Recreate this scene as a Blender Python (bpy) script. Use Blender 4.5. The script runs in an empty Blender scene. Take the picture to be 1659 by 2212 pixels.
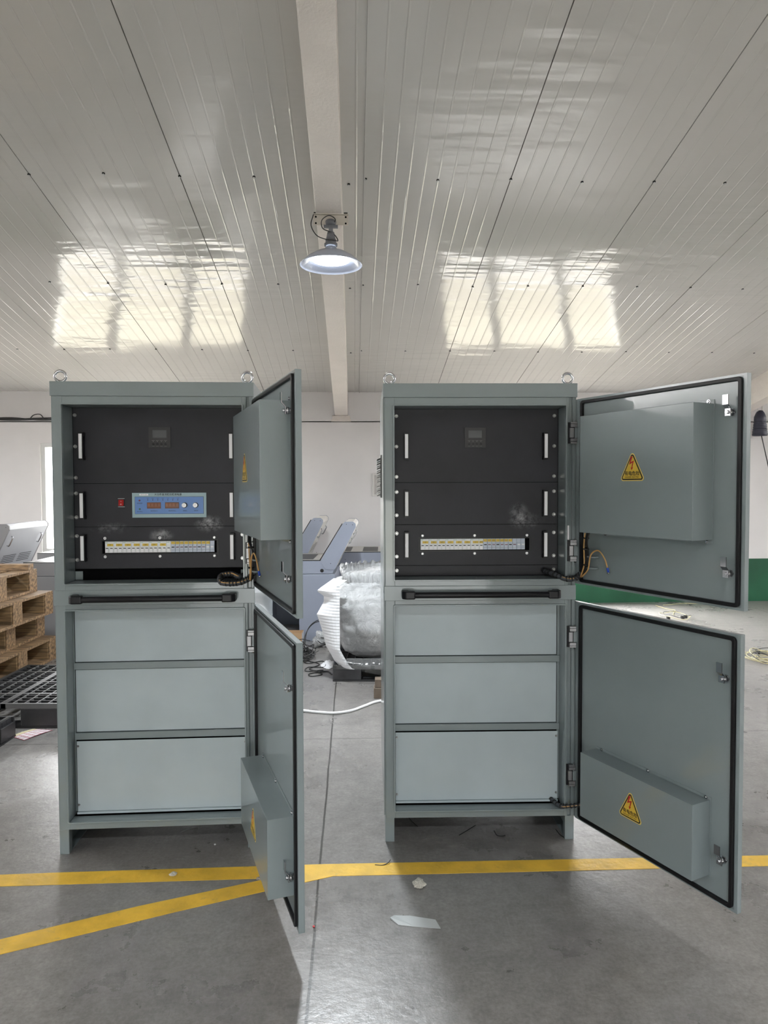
import bpy, bmesh, math, random
from mathutils import Vector, Matrix, noise
R = math.radians
random.seed(7)
SC = bpy.context.scene
COL = SC.collection

# ------------------------------------------------------------------ camera, light, exposure
CAM_H = 1.4973
cam_d = bpy.data.cameras.new('camera'); cam = bpy.data.objects.new('camera', cam_d); COL.objects.link(cam)
cam.location = (0, 0, CAM_H)
PITCH, ROLL = 0.03479, -0.00362
cam.rotation_mode = 'QUATERNION'
cam.rotation_quaternion = (Matrix.Rotation(math.pi / 2 - PITCH, 3, 'X') @ Matrix.Rotation(ROLL, 3, 'Z')).to_quaternion()
cam_d.sensor_fit = 'VERTICAL'; cam_d.sensor_height = 24.0; cam_d.lens = 24.0 * 1532.93 / 2212
cam_d.clip_start = 0.05; cam_d.clip_end = 200
SC.camera = cam

SC.view_settings.view_transform = 'Standard'
SC.view_settings.look = 'None'
SC.view_settings.gamma = 1
SC.view_settings.use_curve_mapping = False
SC.view_settings.exposure = 0.24

TH = 0.043                         # the hall is turned a little against the camera
CT, ST = math.cos(TH), math.sin(TH)
V0, ZW, SL = 8.98, 2.70, 0.19      # rear wall distance, its height, slope of the roof
VF = -7.0; UL, UR = -10.0, 10.0
def B(u, v, z=0.0): return Vector((u * CT - v * ST, u * ST + v * CT, z))
def ceil_z(v): return ZW + SL * (V0 - v)

w = bpy.data.worlds.new('sky'); SC.world = w; w.use_nodes = True
nt = w.node_tree; nt.nodes.clear()
out = nt.nodes.new('ShaderNodeOutputWorld'); bg = nt.nodes.new('ShaderNodeBackground')
tc = nt.nodes.new('ShaderNodeTexCoord'); sx = nt.nodes.new('ShaderNodeSeparateXYZ'); cr = nt.nodes.new('ShaderNodeValToRGB')
mr = nt.nodes.new('ShaderNodeMapRange'); mr.inputs['From Min'].default_value = -1; mr.inputs['From Max'].default_value = 1
nt.links.new(tc.outputs['Generated'], sx.inputs[0]); nt.links.new(sx.outputs['Z'], mr.inputs['Value'])
nt.links.new(mr.outputs[0], cr.inputs[0]); nt.links.new(cr.outputs[0], bg.inputs[0]); nt.links.new(bg.outputs[0], out.inputs[0])
e = cr.color_ramp.elements
e[0].position = 0.0; e[0].color = (0.38, 0.345, 0.275, 1)
e[1].position = 1.0; e[1].color = (8.5, 8.6, 8.8, 1)
for p, c in ((0.20, (0.375, 0.345, 0.28, 1)), (0.36, (0.56, 0.55, 0.42, 1)), (0.49, (0.66, 0.67, 0.62, 1)), (0.53, (1.0, 1.0, 0.99, 1)), (0.66, (1.6, 1.62, 1.66, 1)), (0.80, (8.0, 8.0, 7.9, 1))):
    q = cr.color_ramp.elements.new(p); q.color = c
bg.inputs[1].default_value = 11.0

WIN = [(-3.87, -1.38, 0.70, 2.06, (-3.06, -2.14)), (1.18, 3.56, 0.70, 2.06, (1.88, 2.84))]
for (a, b, z0, z1, m) in WIN:
    l = bpy.data.lights.new('window_portal', 'AREA'); l.shape = 'RECTANGLE'; l.size = b - a; l.size_y = z1 - z0
    l.cycles.is_portal = True
    o = bpy.data.objects.new('window_portal', l); COL.objects.link(o)
    o.location = B((a + b) / 2, V0 + 0.25, (z0 + z1) / 2)
    o.rotation_euler = (-math.pi / 2, 0, TH)       # -Z of the lamp looks into the hall

# unseen opening added behind the camera so daylight fills the cabinet fronts
FILL_OPENING = (-2.4, 2.0, 0.0, 1.25)
l = bpy.data.lights.new('fill_portal', 'AREA'); l.shape = 'RECTANGLE'; l.size = FILL_OPENING[1] - FILL_OPENING[0]; l.size_y = FILL_OPENING[3]
l.cycles.is_portal = True
o = bpy.data.objects.new('fill_portal', l); COL.objects.link(o)
o.location = B((FILL_OPENING[0] + FILL_OPENING[1]) / 2, VF - 0.25, FILL_OPENING[3] / 2 + 0.01); o.rotation_euler = (math.pi / 2, 0, TH)

LAMP_W = 105.0
# ------------------------------------------------------------------ materials
MATS = {}
def mat(name, col, rough=0.5, metal=0.0, spec=0.5, coat=0.0, coat_r=0.05, emis=None, es=0.0,
        noise_s=None, noise_amt=0.0, bump=0.0, bump_s=40.0, trans=0.0, alpha=1.0, rvar=0.0):
    if name in MATS: return MATS[name]
    m = bpy.data.materials.new(name); m.use_nodes = True
    n = m.node_tree; b = n.nodes['Principled BSDF']
    b.inputs['Base Color'].default_value = (*col, 1); b.inputs['Roughness'].default_value = rough
    b.inputs['Metallic'].default_value = metal; b.inputs['Specular IOR Level'].default_value = spec
    b.inputs['Coat Weight'].default_value = coat; b.inputs['Coat Roughness'].default_value = coat_r
    b.inputs['Transmission Weight'].default_value = trans; b.inputs['Alpha'].default_value = alpha
    if emis: b.inputs['Emission Color'].default_value = (*emis, 1); b.inputs['Emission Strength'].default_value = es
    if noise_s or bump:
        t = n.nodes.new('ShaderNodeTexCoord')
    if noise_s:
        nz = n.nodes.new('ShaderNodeTexNoise'); nz.inputs['Scale'].default_value = noise_s; nz.inputs['Detail'].default_value = 6
        n.links.new(t.outputs['Object'], nz.inputs['Vector'])
        r = n.nodes.new('ShaderNodeValToRGB')
        r.color_ramp.elements[0].position = 0.3; r.color_ramp.elements[1].position = 0.7
        r.color_ramp.elements[0].color = (*[c * (1 - noise_amt) for c in col], 1)
        r.color_ramp.elements[1].color = (*[min(1, c * (1 + noise_amt)) for c in col], 1)
        n.links.new(nz.outputs['Fac'], r.inputs[0]); n.links.new(r.outputs[0], b.inputs['Base Color'])
        if rvar:
            q = n.nodes.new('ShaderNodeMapRange'); q.inputs['To Min'].default_value = rough - rvar; q.inputs['To Max'].default_value = rough + rvar
            n.links.new(nz.outputs['Fac'], q.inputs['Value']); n.links.new(q.outputs[0], b.inputs['Roughness'])
    if bump:
        nb = n.nodes.new('ShaderNodeTexNoise'); nb.inputs['Scale'].default_value = bump_s; nb.inputs['Detail'].default_value = 3
        n.links.new(t.outputs['Object'], nb.inputs['Vector'])
        bp = n.nodes.new('ShaderNodeBump'); bp.inputs['Strength'].default_value = bump; bp.inputs['Distance'].default_value = 0.01
        n.links.new(nb.outputs['Fac'], bp.inputs['Height']); n.links.new(bp.outputs[0], b.inputs['Normal'])
        if coat: n.links.new(bp.outputs[0], b.inputs['Coat Normal'])
    MATS[name] = m
    return m

PAINT = mat('cabinet_paint', (0.205, 0.245, 0.252), 0.38, coat=0.55, coat_r=0.04, noise_s=5, noise_amt=0.03)
PANEL = mat('back_panel_lit_paint', (0.42, 0.49, 0.515), 0.42, coat=0.25, coat_r=0.15, noise_s=4, noise_amt=0.06)  # lighter than the frame paint: brighter light low down is put into the colour
RUBBER = mat('gasket_rubber', (0.007, 0.007, 0.008), 0.4, spec=0.3)
BLACKP = mat('black_plastic', (0.006, 0.006, 0.008), 0.38, spec=0.3)
DARK = mat('dark_inside', (0.003, 0.003, 0.0035), 0.9, spec=0.05)
CHROME = mat('chrome', (0.55, 0.56, 0.58), 0.16, metal=1)
STEEL = mat('steel', (0.40, 0.40, 0.40), 0.3, metal=1)
ZINC = mat('zinc_hinge', (0.33, 0.33, 0.34), 0.4, metal=0.7)
WHITE = mat('white_strip', (0.96, 0.96, 0.98), 0.35)
YEL = mat('label_yellow', (0.72, 0.50, 0.04), 0.4)
SIGNY = mat('sign_yellow', (0.62, 0.42, 0.05), 0.35)
SIGNE = mat('sign_edge', (0.72, 0.55, 0.16), 0.35)
INK = mat('ink', (0.01, 0.01, 0.01), 0.5)
REDINK = mat('red_ink', (0.42, 0.01, 0.015), 0.4)
BRK = mat('breaker_white', (0.86, 0.88, 0.88), 0.4)
FUSE = mat('fuse_grey', (0.56, 0.62, 0.72), 0.4)
FUSEW = mat('fuse_window', (0.16, 0.07, 0.10), 0.2)

def dusty_black(name, spots):
    m = mat(name, (0.013, 0.0135, 0.019), 0.48, spec=0.36, noise_s=6, noise_amt=0.25)
    n = m.node_tree; b = n.nodes['Principled BSDF']; base = b.inputs['Base Color'].links[0].from_socket
    t = n.nodes['Texture Coordinate']
    nz = n.nodes.new('ShaderNodeTexNoise'); nz.inputs['Scale'].default_value = 38; nz.inputs['Detail'].default_value = 9; nz.inputs['Roughness'].default_value = 0.7
    n.links.new(t.outputs['Object'], nz.inputs['Vector'])
    tot = None
    for (x, z, rx, rz, amt) in spots:
        mp = n.nodes.new('ShaderNodeMapping'); mp.inputs['Location'].default_value = (-x / rx, 0, -z / rz); mp.inputs['Scale'].default_value = (1 / rx, 0, 1 / rz)
        n.links.new(t.outputs['Object'], mp.inputs[0])
        le = n.nodes.new('ShaderNodeVectorMath'); le.operation = 'LENGTH'; n.links.new(mp.outputs[0], le.inputs[0])
        q = n.nodes.new('ShaderNodeMapRange'); q.interpolation_type = 'SMOOTHSTEP'
        q.inputs['From Min'].default_value = 1; q.inputs['From Max'].default_value = 0; q.inputs['To Max'].default_value = amt
        n.links.new(le.outputs['Value'], q.inputs['Value'])
        if tot is None: tot = q.outputs[0]
        else:
            a = n.nodes.new('ShaderNodeMath'); a.operation = 'ADD'; n.links.new(tot, a.inputs[0]); n.links.new(q.outputs[0], a.inputs[1]); tot = a.outputs[0]
    r = n.nodes.new('ShaderNodeMapRange'); r.inputs['From Min'].default_value = 0.42; r.inputs['From Max'].default_value = 0.72
    n.links.new(nz.outputs['Fac'], r.inputs['Value'])
    mu = n.nodes.new('ShaderNodeMath'); mu.operation = 'MULTIPLY'; mu.use_clamp = True; n.links.new(tot, mu.inputs[0]); n.links.new(r.outputs[0], mu.inputs[1])
    mx = n.nodes.new('ShaderNodeMix'); mx.data_type = 'RGBA'; mx.inputs['B'].default_value = (0.55, 0.55, 0.57, 1)
    n.links.new(mu.outputs[0], mx.inputs['Factor']); n.links.new(base, mx.inputs['A']); n.links.new(mx.outputs['Result'], b.inputs['Base Color'])
    return m
BLK_R = dusty_black('black_panel_dusty', [(0.585, 1.372, 0.06, 0.07, 0.55), (0.62, 1.35, 0.09, 0.05, 0.3)])
BLK_L = dusty_black('black_panel_dusty_b', [(0.60, 1.345, 0.075, 0.045, 1.0), (0.40, 1.297, 0.06, 0.04, 0.9), (0.19, 1.33, 0.10, 0.03, 0.4)])

# ------------------------------------------------------------------ mesh builder
class MB:
    def __init__(s): s.v = []; s.f = []; s.m = []; s.mats = []; s.sm = []
    def mi(s, m):
        if m not in s.mats: s.mats.append(m)
        return s.mats.index(m)
    def raw(s, vs, fs, m, smooth=False, M=None):
        k = len(s.v); i = s.mi(m)
        for p in vs:
            p = Vector(p); s.v.append(M @ p if M else p)
        for f in fs: s.f.append([k + a for a in f]); s.m.append(i); s.sm.append(smooth)
        return s
    def box(s, x0, x1, y0, y1, z0, z1, m, M=None):
        vs = [(x0, y0, z0), (x1, y0, z0), (x1, y1, z0), (x0, y1, z0), (x0, y0, z1), (x1, y0, z1), (x1, y1, z1), (x0, y1, z1)]
        return s.raw(vs, [(3, 2, 1, 0), (4, 5, 6, 7), (0, 1, 5, 4), (1, 2, 6, 5), (2, 3, 7, 6), (3, 0, 4, 7)], m, False, M)
    def prism(s, poly, y0, y1, m, M=None, smooth=False):      # poly in (x, z), extruded along y
        n = len(poly)
        vs = [(x, y0, z) for x, z in poly] + [(x, y1, z) for x, z in poly]
        fs = [list(range(n)), list(range(2 * n - 1, n - 1, -1))] + [(i, i + n, (i + 1) % n + n, (i + 1) % n) for i in range(n)]
        k = len(s.f); s.raw(vs, fs, m, smooth, M)
        s.sm[k] = s.sm[k + 1] = False
        return s
    def ring(s, outer, inner, y0, y1, m, M=None):            # closed strip between two polygons with equal counts
        n = len(outer)
        vs = [(x, y0, z) for x, z in outer] + [(x, y0, z) for x, z in inner] + [(x, y1, z) for x, z in outer] + [(x, y1, z) for x, z in inner]
        fs = []
        for i in range(n):
            j = (i + 1) % n
            fs += [(i, j, n + j, n + i), (2 * n + i, 3 * n + i, 3 * n + j, 2 * n + j), (i, 2 * n + i, 2 * n + j, j), (n + i, n + j, 3 * n + j, 3 * n + i)]
        return s.raw(vs, fs, m, False, M)
    def cyl(s, c, ax, r, h, m, n=16, r2=None, M=None):
        c = Vector(c); ax = Vector(ax).normalized(); r2 = r if r2 is None else r2
        t = Vector((0, 0, 1)) if abs(ax.z) < 0.9 else Vector((1, 0, 0)); a = ax.cross(t).normalized(); b = ax.cross(a)
        vs = [c + (a * math.cos(2 * math.pi * i / n) + b * math.sin(2 * math.pi * i / n)) * r for i in range(n)]
        vs += [c + ax * h + (a * math.cos(2 * math.pi * i / n) + b * math.sin(2 * math.pi * i / n)) * r2 for i in range(n)]
        k = len(s.f)
        s.raw(vs, [(i, (i + 1) % n, n + (i + 1) % n, n + i) for i in range(n)] + [list(range(n - 1, -1, -1)), list(range(n, 2 * n))], m, True, M)
        s.sm[-1] = s.sm[-2] = False
        return s
    def lathe(s, prof, m, n=32, M=None, close=False):        # prof (r, z) about z
        vs = []; fs = []; k = len(prof)
        for i in range(n):
            a = 2 * math.pi * i / n
            vs += [(r * math.cos(a), r * math.sin(a), z) for r, z in prof]
        for i in range(n):
            j = (i + 1) % n
            for q in range(k - 1): fs.append((i * k + q, j * k + q, j * k + q + 1, i * k + q + 1))
        return s.raw(vs, fs, m, True, M)
    def tube(s, pts, r, m, n=8, sub=6, M=None, closed=False):
        P = [Vector(p) for p in pts]
        if sub > 1 and len(P) > 2:
            Q = []; L = len(P)
            for i in range(L if closed else L - 1):
                p0 = P[(i - 1) % L] if closed or i > 0 else P[0] * 2 - P[1]; p1 = P[i]; p2 = P[(i + 1) % L]
                p3 = P[(i + 2) % L] if closed or i + 2 < L else P[-1] * 2 - P[-2]
                for k in range(sub):
                    t = k / sub
                    Q.append(0.5 * ((2 * p1) + (p2 - p0) * t + (2 * p0 - 5 * p1 + 4 * p2 - p3) * t * t + (3 * p1 - p0 - 3 * p2 + p3) * t ** 3))
            if not closed: Q.append(P[-1])
            P = Q
        L = len(P); vs = []; fs = []; a = None
        for i in range(L):
            d = (P[(i + 1) % L] - P[i - 1]) if closed or 0 < i < L - 1 else (P[1] - P[0] if i == 0 else P[-1] - P[-2])
            if d.length < 1e-9: d = Vector((0, 0, 1))
            d.normalize()
            if a is None: a = d.orthogonal().normalized()
            a = a - d * a.dot(d)
            a = a.normalized() if a.length > 1e-6 else d.orthogonal().normalized()
            b = d.cross(a)
            vs += [P[i] + (a * math.cos(2 * math.pi * k / n) + b * math.sin(2 * math.pi * k / n)) * r for k in range(n)]
        for i in range(L if closed else L - 1):
            j = (i + 1) % L
            fs += [(i * n + k, i * n + (k + 1) % n, j * n + (k + 1) % n, j * n + k) for k in range(n)]
        if not closed: fs += [list(range(n - 1, -1, -1)), list(range((L - 1) * n, L * n))]
        return s.raw(vs, fs, m, True, M)
    def torus(s, c, R_, r, m, M=None, n=28, k=10):             # ring in the xz plane
        vs = []; fs = []
        for i in range(n):
            a = 2 * math.pi * i / n
            for j in range(k):
                b = 2 * math.pi * j / k; q = R_ + r * math.cos(b)
                vs.append((c[0] + q * math.cos(a), c[1] + r * math.sin(b), c[2] + q * math.sin(a)))
        for i in range(n):
            for j in range(k): fs.append((i * k + j, ((i + 1) % n) * k + j, ((i + 1) % n) * k + (j + 1) % k, i * k + (j + 1) % k))
        return s.raw(vs, fs, m, True, M)
    def build(s, name, parent=None, loc=(0, 0, 0), rot=(0, 0, 0), bevel=0, seg=2, label=None):
        me = bpy.data.meshes.new(name); me.from_pydata([tuple(v) for v in s.v], [], s.f)
        for m in s.mats: me.materials.append(m)
        me.polygons.foreach_set('material_index', s.m); me.polygons.foreach_set('use_smooth', s.sm)
        bm = bmesh.new(); bm.from_mesh(me); bmesh.ops.recalc_face_normals(bm, faces=bm.faces); bm.to_mesh(me); bm.free()
        me.update()
        o = bpy.data.objects.new(name, me); COL.objects.link(o)
        o.location = loc; o.rotation_euler = rot
        if parent: o.parent = parent
        if label: o['label'] = label
        if bevel:
            b = o.modifiers.new('bevel', 'BEVEL'); b.width = bevel; b.segments = seg; b.limit_method = 'ANGLE'; b.angle_limit = R(40)
        return o

def rrect(x0, x1, z0, z1, r, k=5):
    P = []
    for cx, cz, a0 in ((x1 - r, z1 - r, 0), (x0 + r, z1 - r, 90), (x0 + r, z0 + r, 180), (x1 - r, z0 + r, 270)):
        for i in range(k + 1):
            a = R(a0 + 90 * i / k); P.append((cx + r * math.cos(a), cz + r * math.sin(a)))
    return P

def thing(name, label, cat, loc=(0, 0, 0), rz=0, group=None):
    o = bpy.data.objects.new(name, None); COL.objects.link(o); o.empty_display_size = 0.1
    o.location = loc; o.rotation_euler = (0, 0, rz); o['label'] = label; o['category'] = cat
    if group: o['group'] = group
    return o
def tag(o, label, cat, group=None, kind=None):
    o['label'] = label; o['category'] = cat
    if group: o['group'] = group
    if kind: o['kind'] = kind
    return o
def struct(o): o['kind'] = 'structure'; return o
def dup(o, parent=None):
    c = o.copy(); COL.objects.link(c); c.parent = parent
    for ch in list(o.children): dup(ch, c)
    return c

def add_text(mb, s, size, m, M, ax='CENTER', thick=0.0):
    cu = bpy.data.curves.new('t', 'FONT'); cu.body = s; cu.size = size; cu.align_x = ax; cu.align_y = 'CENTER'; cu.resolution_u = 2; cu.offset = thick
    o = bpy.data.objects.new('t', cu); COL.objects.link(o)
    dg = bpy.context.evaluated_depsgraph_get(); me = bpy.data.meshes.new_from_object(o.evaluated_get(dg))
    X = M @ Matrix.Rotation(math.pi / 2, 4, 'X')           # text plane -> xz plane facing -y
    mb.raw([tuple(v.co) for v in me.vertices], [list(p.vertices) for p in me.polygons], m, False, X)
    bpy.data.objects.remove(o); bpy.data.curves.remove(cu); bpy.data.meshes.remove(me)
T = Matrix.Translation

# ------------------------------------------------------------------ the hall
WALL = mat('wall_plaster', (0.74, 0.715, 0.705), 0.75, noise_s=1.3, noise_amt=0.05, bump=0.15, bump_s=9)
GREEN = mat('green_dado', (0.006, 0.075, 0.033), 0.5, spec=0.35, noise_s=3, noise_amt=0.18, bump=0.1, bump_s=20)
BEAM = mat('beam_paint', (0.74, 0.68, 0.63), 0.6, noise_s=2.5, noise_amt=0.06, bump=0.5, bump_s=60)
TRIMW = mat('window_frame_white', (0.62, 0.62, 0.60), 0.35)

# floor
def floor_mat():
    m = bpy.data.materials.new('concrete'); m.use_nodes = True; n = m.node_tree; b = n.nodes['Principled BSDF']
    N = n.nodes.new; L = n.links.new
    t = N('ShaderNodeTexCoord')
    def nz(s, d=6, r=0.6, sc=None):
        x = N('ShaderNodeTexNoise'); x.inputs['Scale'].default_value = s; x.inputs['Detail'].default_value = d; x.inputs['Roughness'].default_value = r
        if sc:
            mp = N('ShaderNodeMapping'); mp.inputs['Scale'].default_value = sc; L(t.outputs['Object'], mp.inputs[0]); L(mp.outputs[0], x.inputs['Vector'])
        else: L(t.outputs['Object'], x.inputs['Vector'])
        return x.outputs['Fac']
    def ramp(f, a, ca, c, cc):
        r = N('ShaderNodeValToRGB'); r.color_ramp.elements[0].position = a; r.color_ramp.elements[0].color = (*ca, 1)
        r.color_ramp.elements[1].position = c; r.color_ramp.elements[1].color = (*cc, 1); L(f, r.inputs[0]); return r.outputs[0]
    def mix(f, a, c, mode='MIX', fac=None):
        x = N('ShaderNodeMix'); x.data_type = 'RGBA'; x.blend_type = mode
        if f is not None: L(f, x.inputs['Factor'])
        else: x.inputs['Factor'].default_value = fac
        L(a, x.inputs['A'])
        if isinstance(c, tuple): x.inputs['B'].default_value = (*c, 1)
        else: L(c, x.inputs['B'])
        return x.outputs['Result']
    c = ramp(nz(1.1, 8), 0.3, (0.175, 0.165, 0.157), 0.72, (0.265, 0.252, 0.24))
    c = mix(None, c, ramp(nz(14, 6, 0.7), 0.3, (0.72, 0.72, 0.72), 0.7, (1.16, 1.16, 1.16)), 'MULTIPLY', 0.95)
    c = mix(None, c, ramp(nz(70, 4, 0.7), 0.3, (0.66, 0.66, 0.66), 0.7, (1.22, 1.22, 1.22)), 'MULTIPLY', 0.8)
    # dark blots
    bl = ramp(nz(3.4, 8, 0.68), 0.60, (0, 0, 0), 0.85, (0.75, 0.75, 0.75)); c = mix(bl, c, (0.085, 0.082, 0.08))
    # fine scratches
    sc = ramp(nz(9, 3, 0.5, (1, 14, 1)), 0.66, (0, 0, 0), 0.72, (0.35, 0.35, 0.35)); c = mix(sc, c, (0.34, 0.33, 0.31))
    sc = ramp(nz(8, 3, 0.5, (12, 1.4, 1)), 0.67, (0, 0, 0), 0.74, (0.3, 0.3, 0.3)); c = mix(sc, c, (0.32, 0.31, 0.30))
    # saw-cut joints
    sx = N('ShaderNodeSeparateXYZ'); L(t.outputs['Object'], sx.inputs[0])
    wob = N('ShaderNodeMath'); wob.operation = 'MULTIPLY_ADD'; wob.inputs[1].default_value = 0.012; L(nz(2.5), wob.inputs[0])
    def joint(ax, pos, half):
        L(sx.outputs[ax], wob.inputs[2]) if False else None
        a = N('ShaderNodeMath'); a.operation = 'MULTIPLY_ADD'; a.inputs[1].default_value = 0.012; L(nz(2.5), a.inputs[0]); L(sx.outputs[ax], a.inputs[2])
        s_ = N('ShaderNodeMath'); s_.operation = 'SUBTRACT'; L(a.outputs[0], s_.inputs[0]); s_.inputs[1].default_value = pos + 0.006
        ab = N('ShaderNodeMath'); ab.operation = 'ABSOLUTE'; L(s_.outputs[0], ab.inputs[0])
        q = N('ShaderNodeMapRange'); q.inputs['From Min'].default_value = half; q.inputs['From Max'].default_value = half * 0.5; L(ab.outputs[0], q.inputs['Value'])
        return q.outputs[0]
    for ax, pos, half in (('X', -0.14, 0.006), ('Y', 4.19, 0.004), ('X', 4.9, 0.006), ('X', -5.2, 0.006), ('Y', 7.4, 0.004), ('Y', -0.6, 0.004)):
        c = mix(joint(ax, pos, half), c, (0.035, 0.033, 0.03))
    L(c, b.inputs['Base Color'])
    rr = N('ShaderNodeMapRange'); rr.inputs['To Min'].default_value = 0.16; rr.inputs['To Max'].default_value = 0.44; L(nz(2.2, 7, 0.65), rr.inputs['Value'])
    L(rr.outputs[0], b.inputs['Roughness']); b.inputs['Specular IOR Level'].default_value = 0.75
    bp = N('ShaderNodeBump'); bp.inputs['Strength'].default_value = 0.35; bp.inputs['Distance'].default_value = 0.004
    L(nz(22, 6, 0.65), bp.inputs['Height']); L(bp.outputs[0], b.inputs['Normal'])
    return m
FLOORM = floor_mat()
struct(MB().box(UL, UR, VF, V0 + 0.2, -0.1, 0, FLOORM).build('floor', rot=(0, 0, TH)))

# rear wall with two window openings, ledge step and green dado
def wall_back():
    mb = MB()
    def seg(u0, u1, z0, z1, y0, m): mb.box(u0, u1, y0, V0 + 0.24, z0, z1, m)
    us = [UL, WIN[0][0], WIN[0][1], WIN[1][0], WIN[1][1], UR]
    for i in range(5):
        u0, u1 = us[i], us[i + 1]
        seg(u0, u1, 0, 0.555, V0, GREEN)
        if i in (1, 3):
            seg(u0, u1, 0.555, 0.70, V0, WALL); seg(u0, u1, 2.06, 2.318, V0, WALL)
        else: seg(u0, u1, 0.555, 2.318, V0, WALL)
    seg(UL, UR, 2.318, 2.332, V0 + 0.06, mat('gap_dark', (0.03, 0.027, 0.024), 0.9))  # dark strip set back in the gap along the ledge
    seg(UL, UR, 2.332, 2.76, V0 + 0.012, WALL)
    struct(mb.build('wall_back', rot=(0, 0, TH)))
wall_back()
struct(MB().box(UL - 0.2, UL, VF, V0 + 0.24, 0, 6, WALL).build('wall_left', rot=(0, 0, TH)))
struct(MB().box(UR, UR + 0.2, VF, V0 + 0.24, 0, 6, WALL).build('wall_right', rot=(0, 0, TH)))
struct(MB().box(UL, FILL_OPENING[0], VF - 0.2, VF, 0, 6, WALL).box(FILL_OPENING[1], UR, VF - 0.2, VF, 0, 6, WALL).box(FILL_OPENING[0], FILL_OPENING[1], VF - 0.2, VF, FILL_OPENING[3], 6, WALL).build('wall_front', rot=(0, 0, TH)))

GLASS = bpy.data.materials.new('window_glass'); GLASS.use_nodes = True
_n = GLASS.node_tree; _n.nodes.clear(); _o = _n.nodes.new('ShaderNodeOutputMaterial'); _m = _n.nodes.new('ShaderNodeMixShader')
_t = _n.nodes.new('ShaderNodeBsdfTransparent'); _g = _n.nodes.new('ShaderNodeBsdfGlossy'); _g.inputs['Roughness'].default_value = 0.02
_f = _n.nodes.new('ShaderNodeFresnel'); _f.inputs['IOR'].default_value = 1.3
_n.links.new(_f.outputs[0], _m.inputs[0]); _n.links.new(_t.outputs[0], _m.inputs[1]); _n.links.new(_g.outputs[0], _m.inputs[2]); _n.links.new(_m.outputs[0], _o.inputs[0])
def window(i, a, b, z0, z1, mull):
    mb = MB(); y0, y1 = V0 + 0.02, V0 + 0.09; f = 0.05
    mb.box(a, b, y0, y1, z0, z0 + f, TRIMW); mb.box(a, b, y0, y1, z1 - f, z1, TRIMW)
    mb.box(a, a + f, y0, y1, z0 + f, z1 - f, TRIMW); mb.box(b - f, b, y0, y1, z0 + f, z1 - f, TRIMW)
    for m in mull: mb.box(m - 0.06, m + 0.06, y0, y1, z0 + f, z1 - f, TRIMW)
    o = struct(mb.build('window_%d' % i, rot=(0, 0, TH)))
    xs = [a + f] + [q for m in mull for q in (m - 0.06, m + 0.06)] + [b - f]
    for k in range(0, len(xs), 2):
        MB().raw([(xs[k], V0 + 0.05, z0 + f), (xs[k + 1], V0 + 0.05, z0 + f), (xs[k + 1], V0 + 0.05, z1 - f), (xs[k], V0 + 0.05, z1 - f)], [(0, 1, 2, 3)], GLASS).build('pane', o)
for i, q in enumerate(WIN): window(i + 1, *q)

# roof: ribbed sandwich panels
def ceiling_mat():
    m = mat('ceiling_steel', (0.50, 0.488, 0.46), 0.13, spec=0.5, coat=0.0)
    n = m.node_tree; b = n.nodes['Principled BSDF']; N = n.nodes.new; L = n.links.new
    t = N('ShaderNodeTexCoord'); mp = N('ShaderNodeMapping'); mp.inputs['Scale'].default_value = (0.9, 4.5, 1); L(t.outputs['Object'], mp.inputs[0])
    a = N('ShaderNodeTexNoise'); a.inputs['Scale'].default_value = 1.6; a.inputs['Detail'].default_value = 2.5; L(mp.outputs[0], a.inputs['Vector'])
    bp = N('ShaderNodeBump'); bp.inputs['Distance'].default_value = 0.03; L(a.outputs['Fac'], bp.inputs['Height'])
    d = N('ShaderNodeTexNoise'); d.inputs['Scale'].default_value = 0.55; d.inputs['Detail'].default_value = 1; L(t.outputs['Object'], d.inputs['Vector'])
    dm = N('ShaderNodeMapRange'); dm.inputs['From Min'].default_value = 0.42; dm.inputs['From Max'].default_value = 0.62; dm.inputs['To Min'].default_value = 0.05; dm.inputs['To Max'].default_value = 0.40
    L(d.outputs['Fac'], dm.inputs['Value']); L(dm.outputs[0], bp.inputs['Strength'])
    c = N('ShaderNodeTexNoise'); c.inputs['Scale'].default_value = 1.1; c.inputs['Detail'].default_value = 2; L(t.outputs['Object'], c.inputs['Vector'])
    b2 = N('ShaderNodeBump'); b2.inputs['Strength'].default_value = 0.5; b2.inputs['Distance'].default_value = 0.03; L(c.outputs['Fac'], b2.inputs['Height']); L(bp.outputs[0], b2.inputs['Normal'])
    L(b2.outputs[0], b.inputs['Normal'])
    return m
CEIL = ceiling_mat(); SEAM = mat('seam_dark', (0.05, 0.035, 0.025), 0.8)
SEAMS = [0.085 + 0.957 * k for k in range(0, 11)] + [-0.155 - 0.955 * k for k in range(0, 11)]
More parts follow.
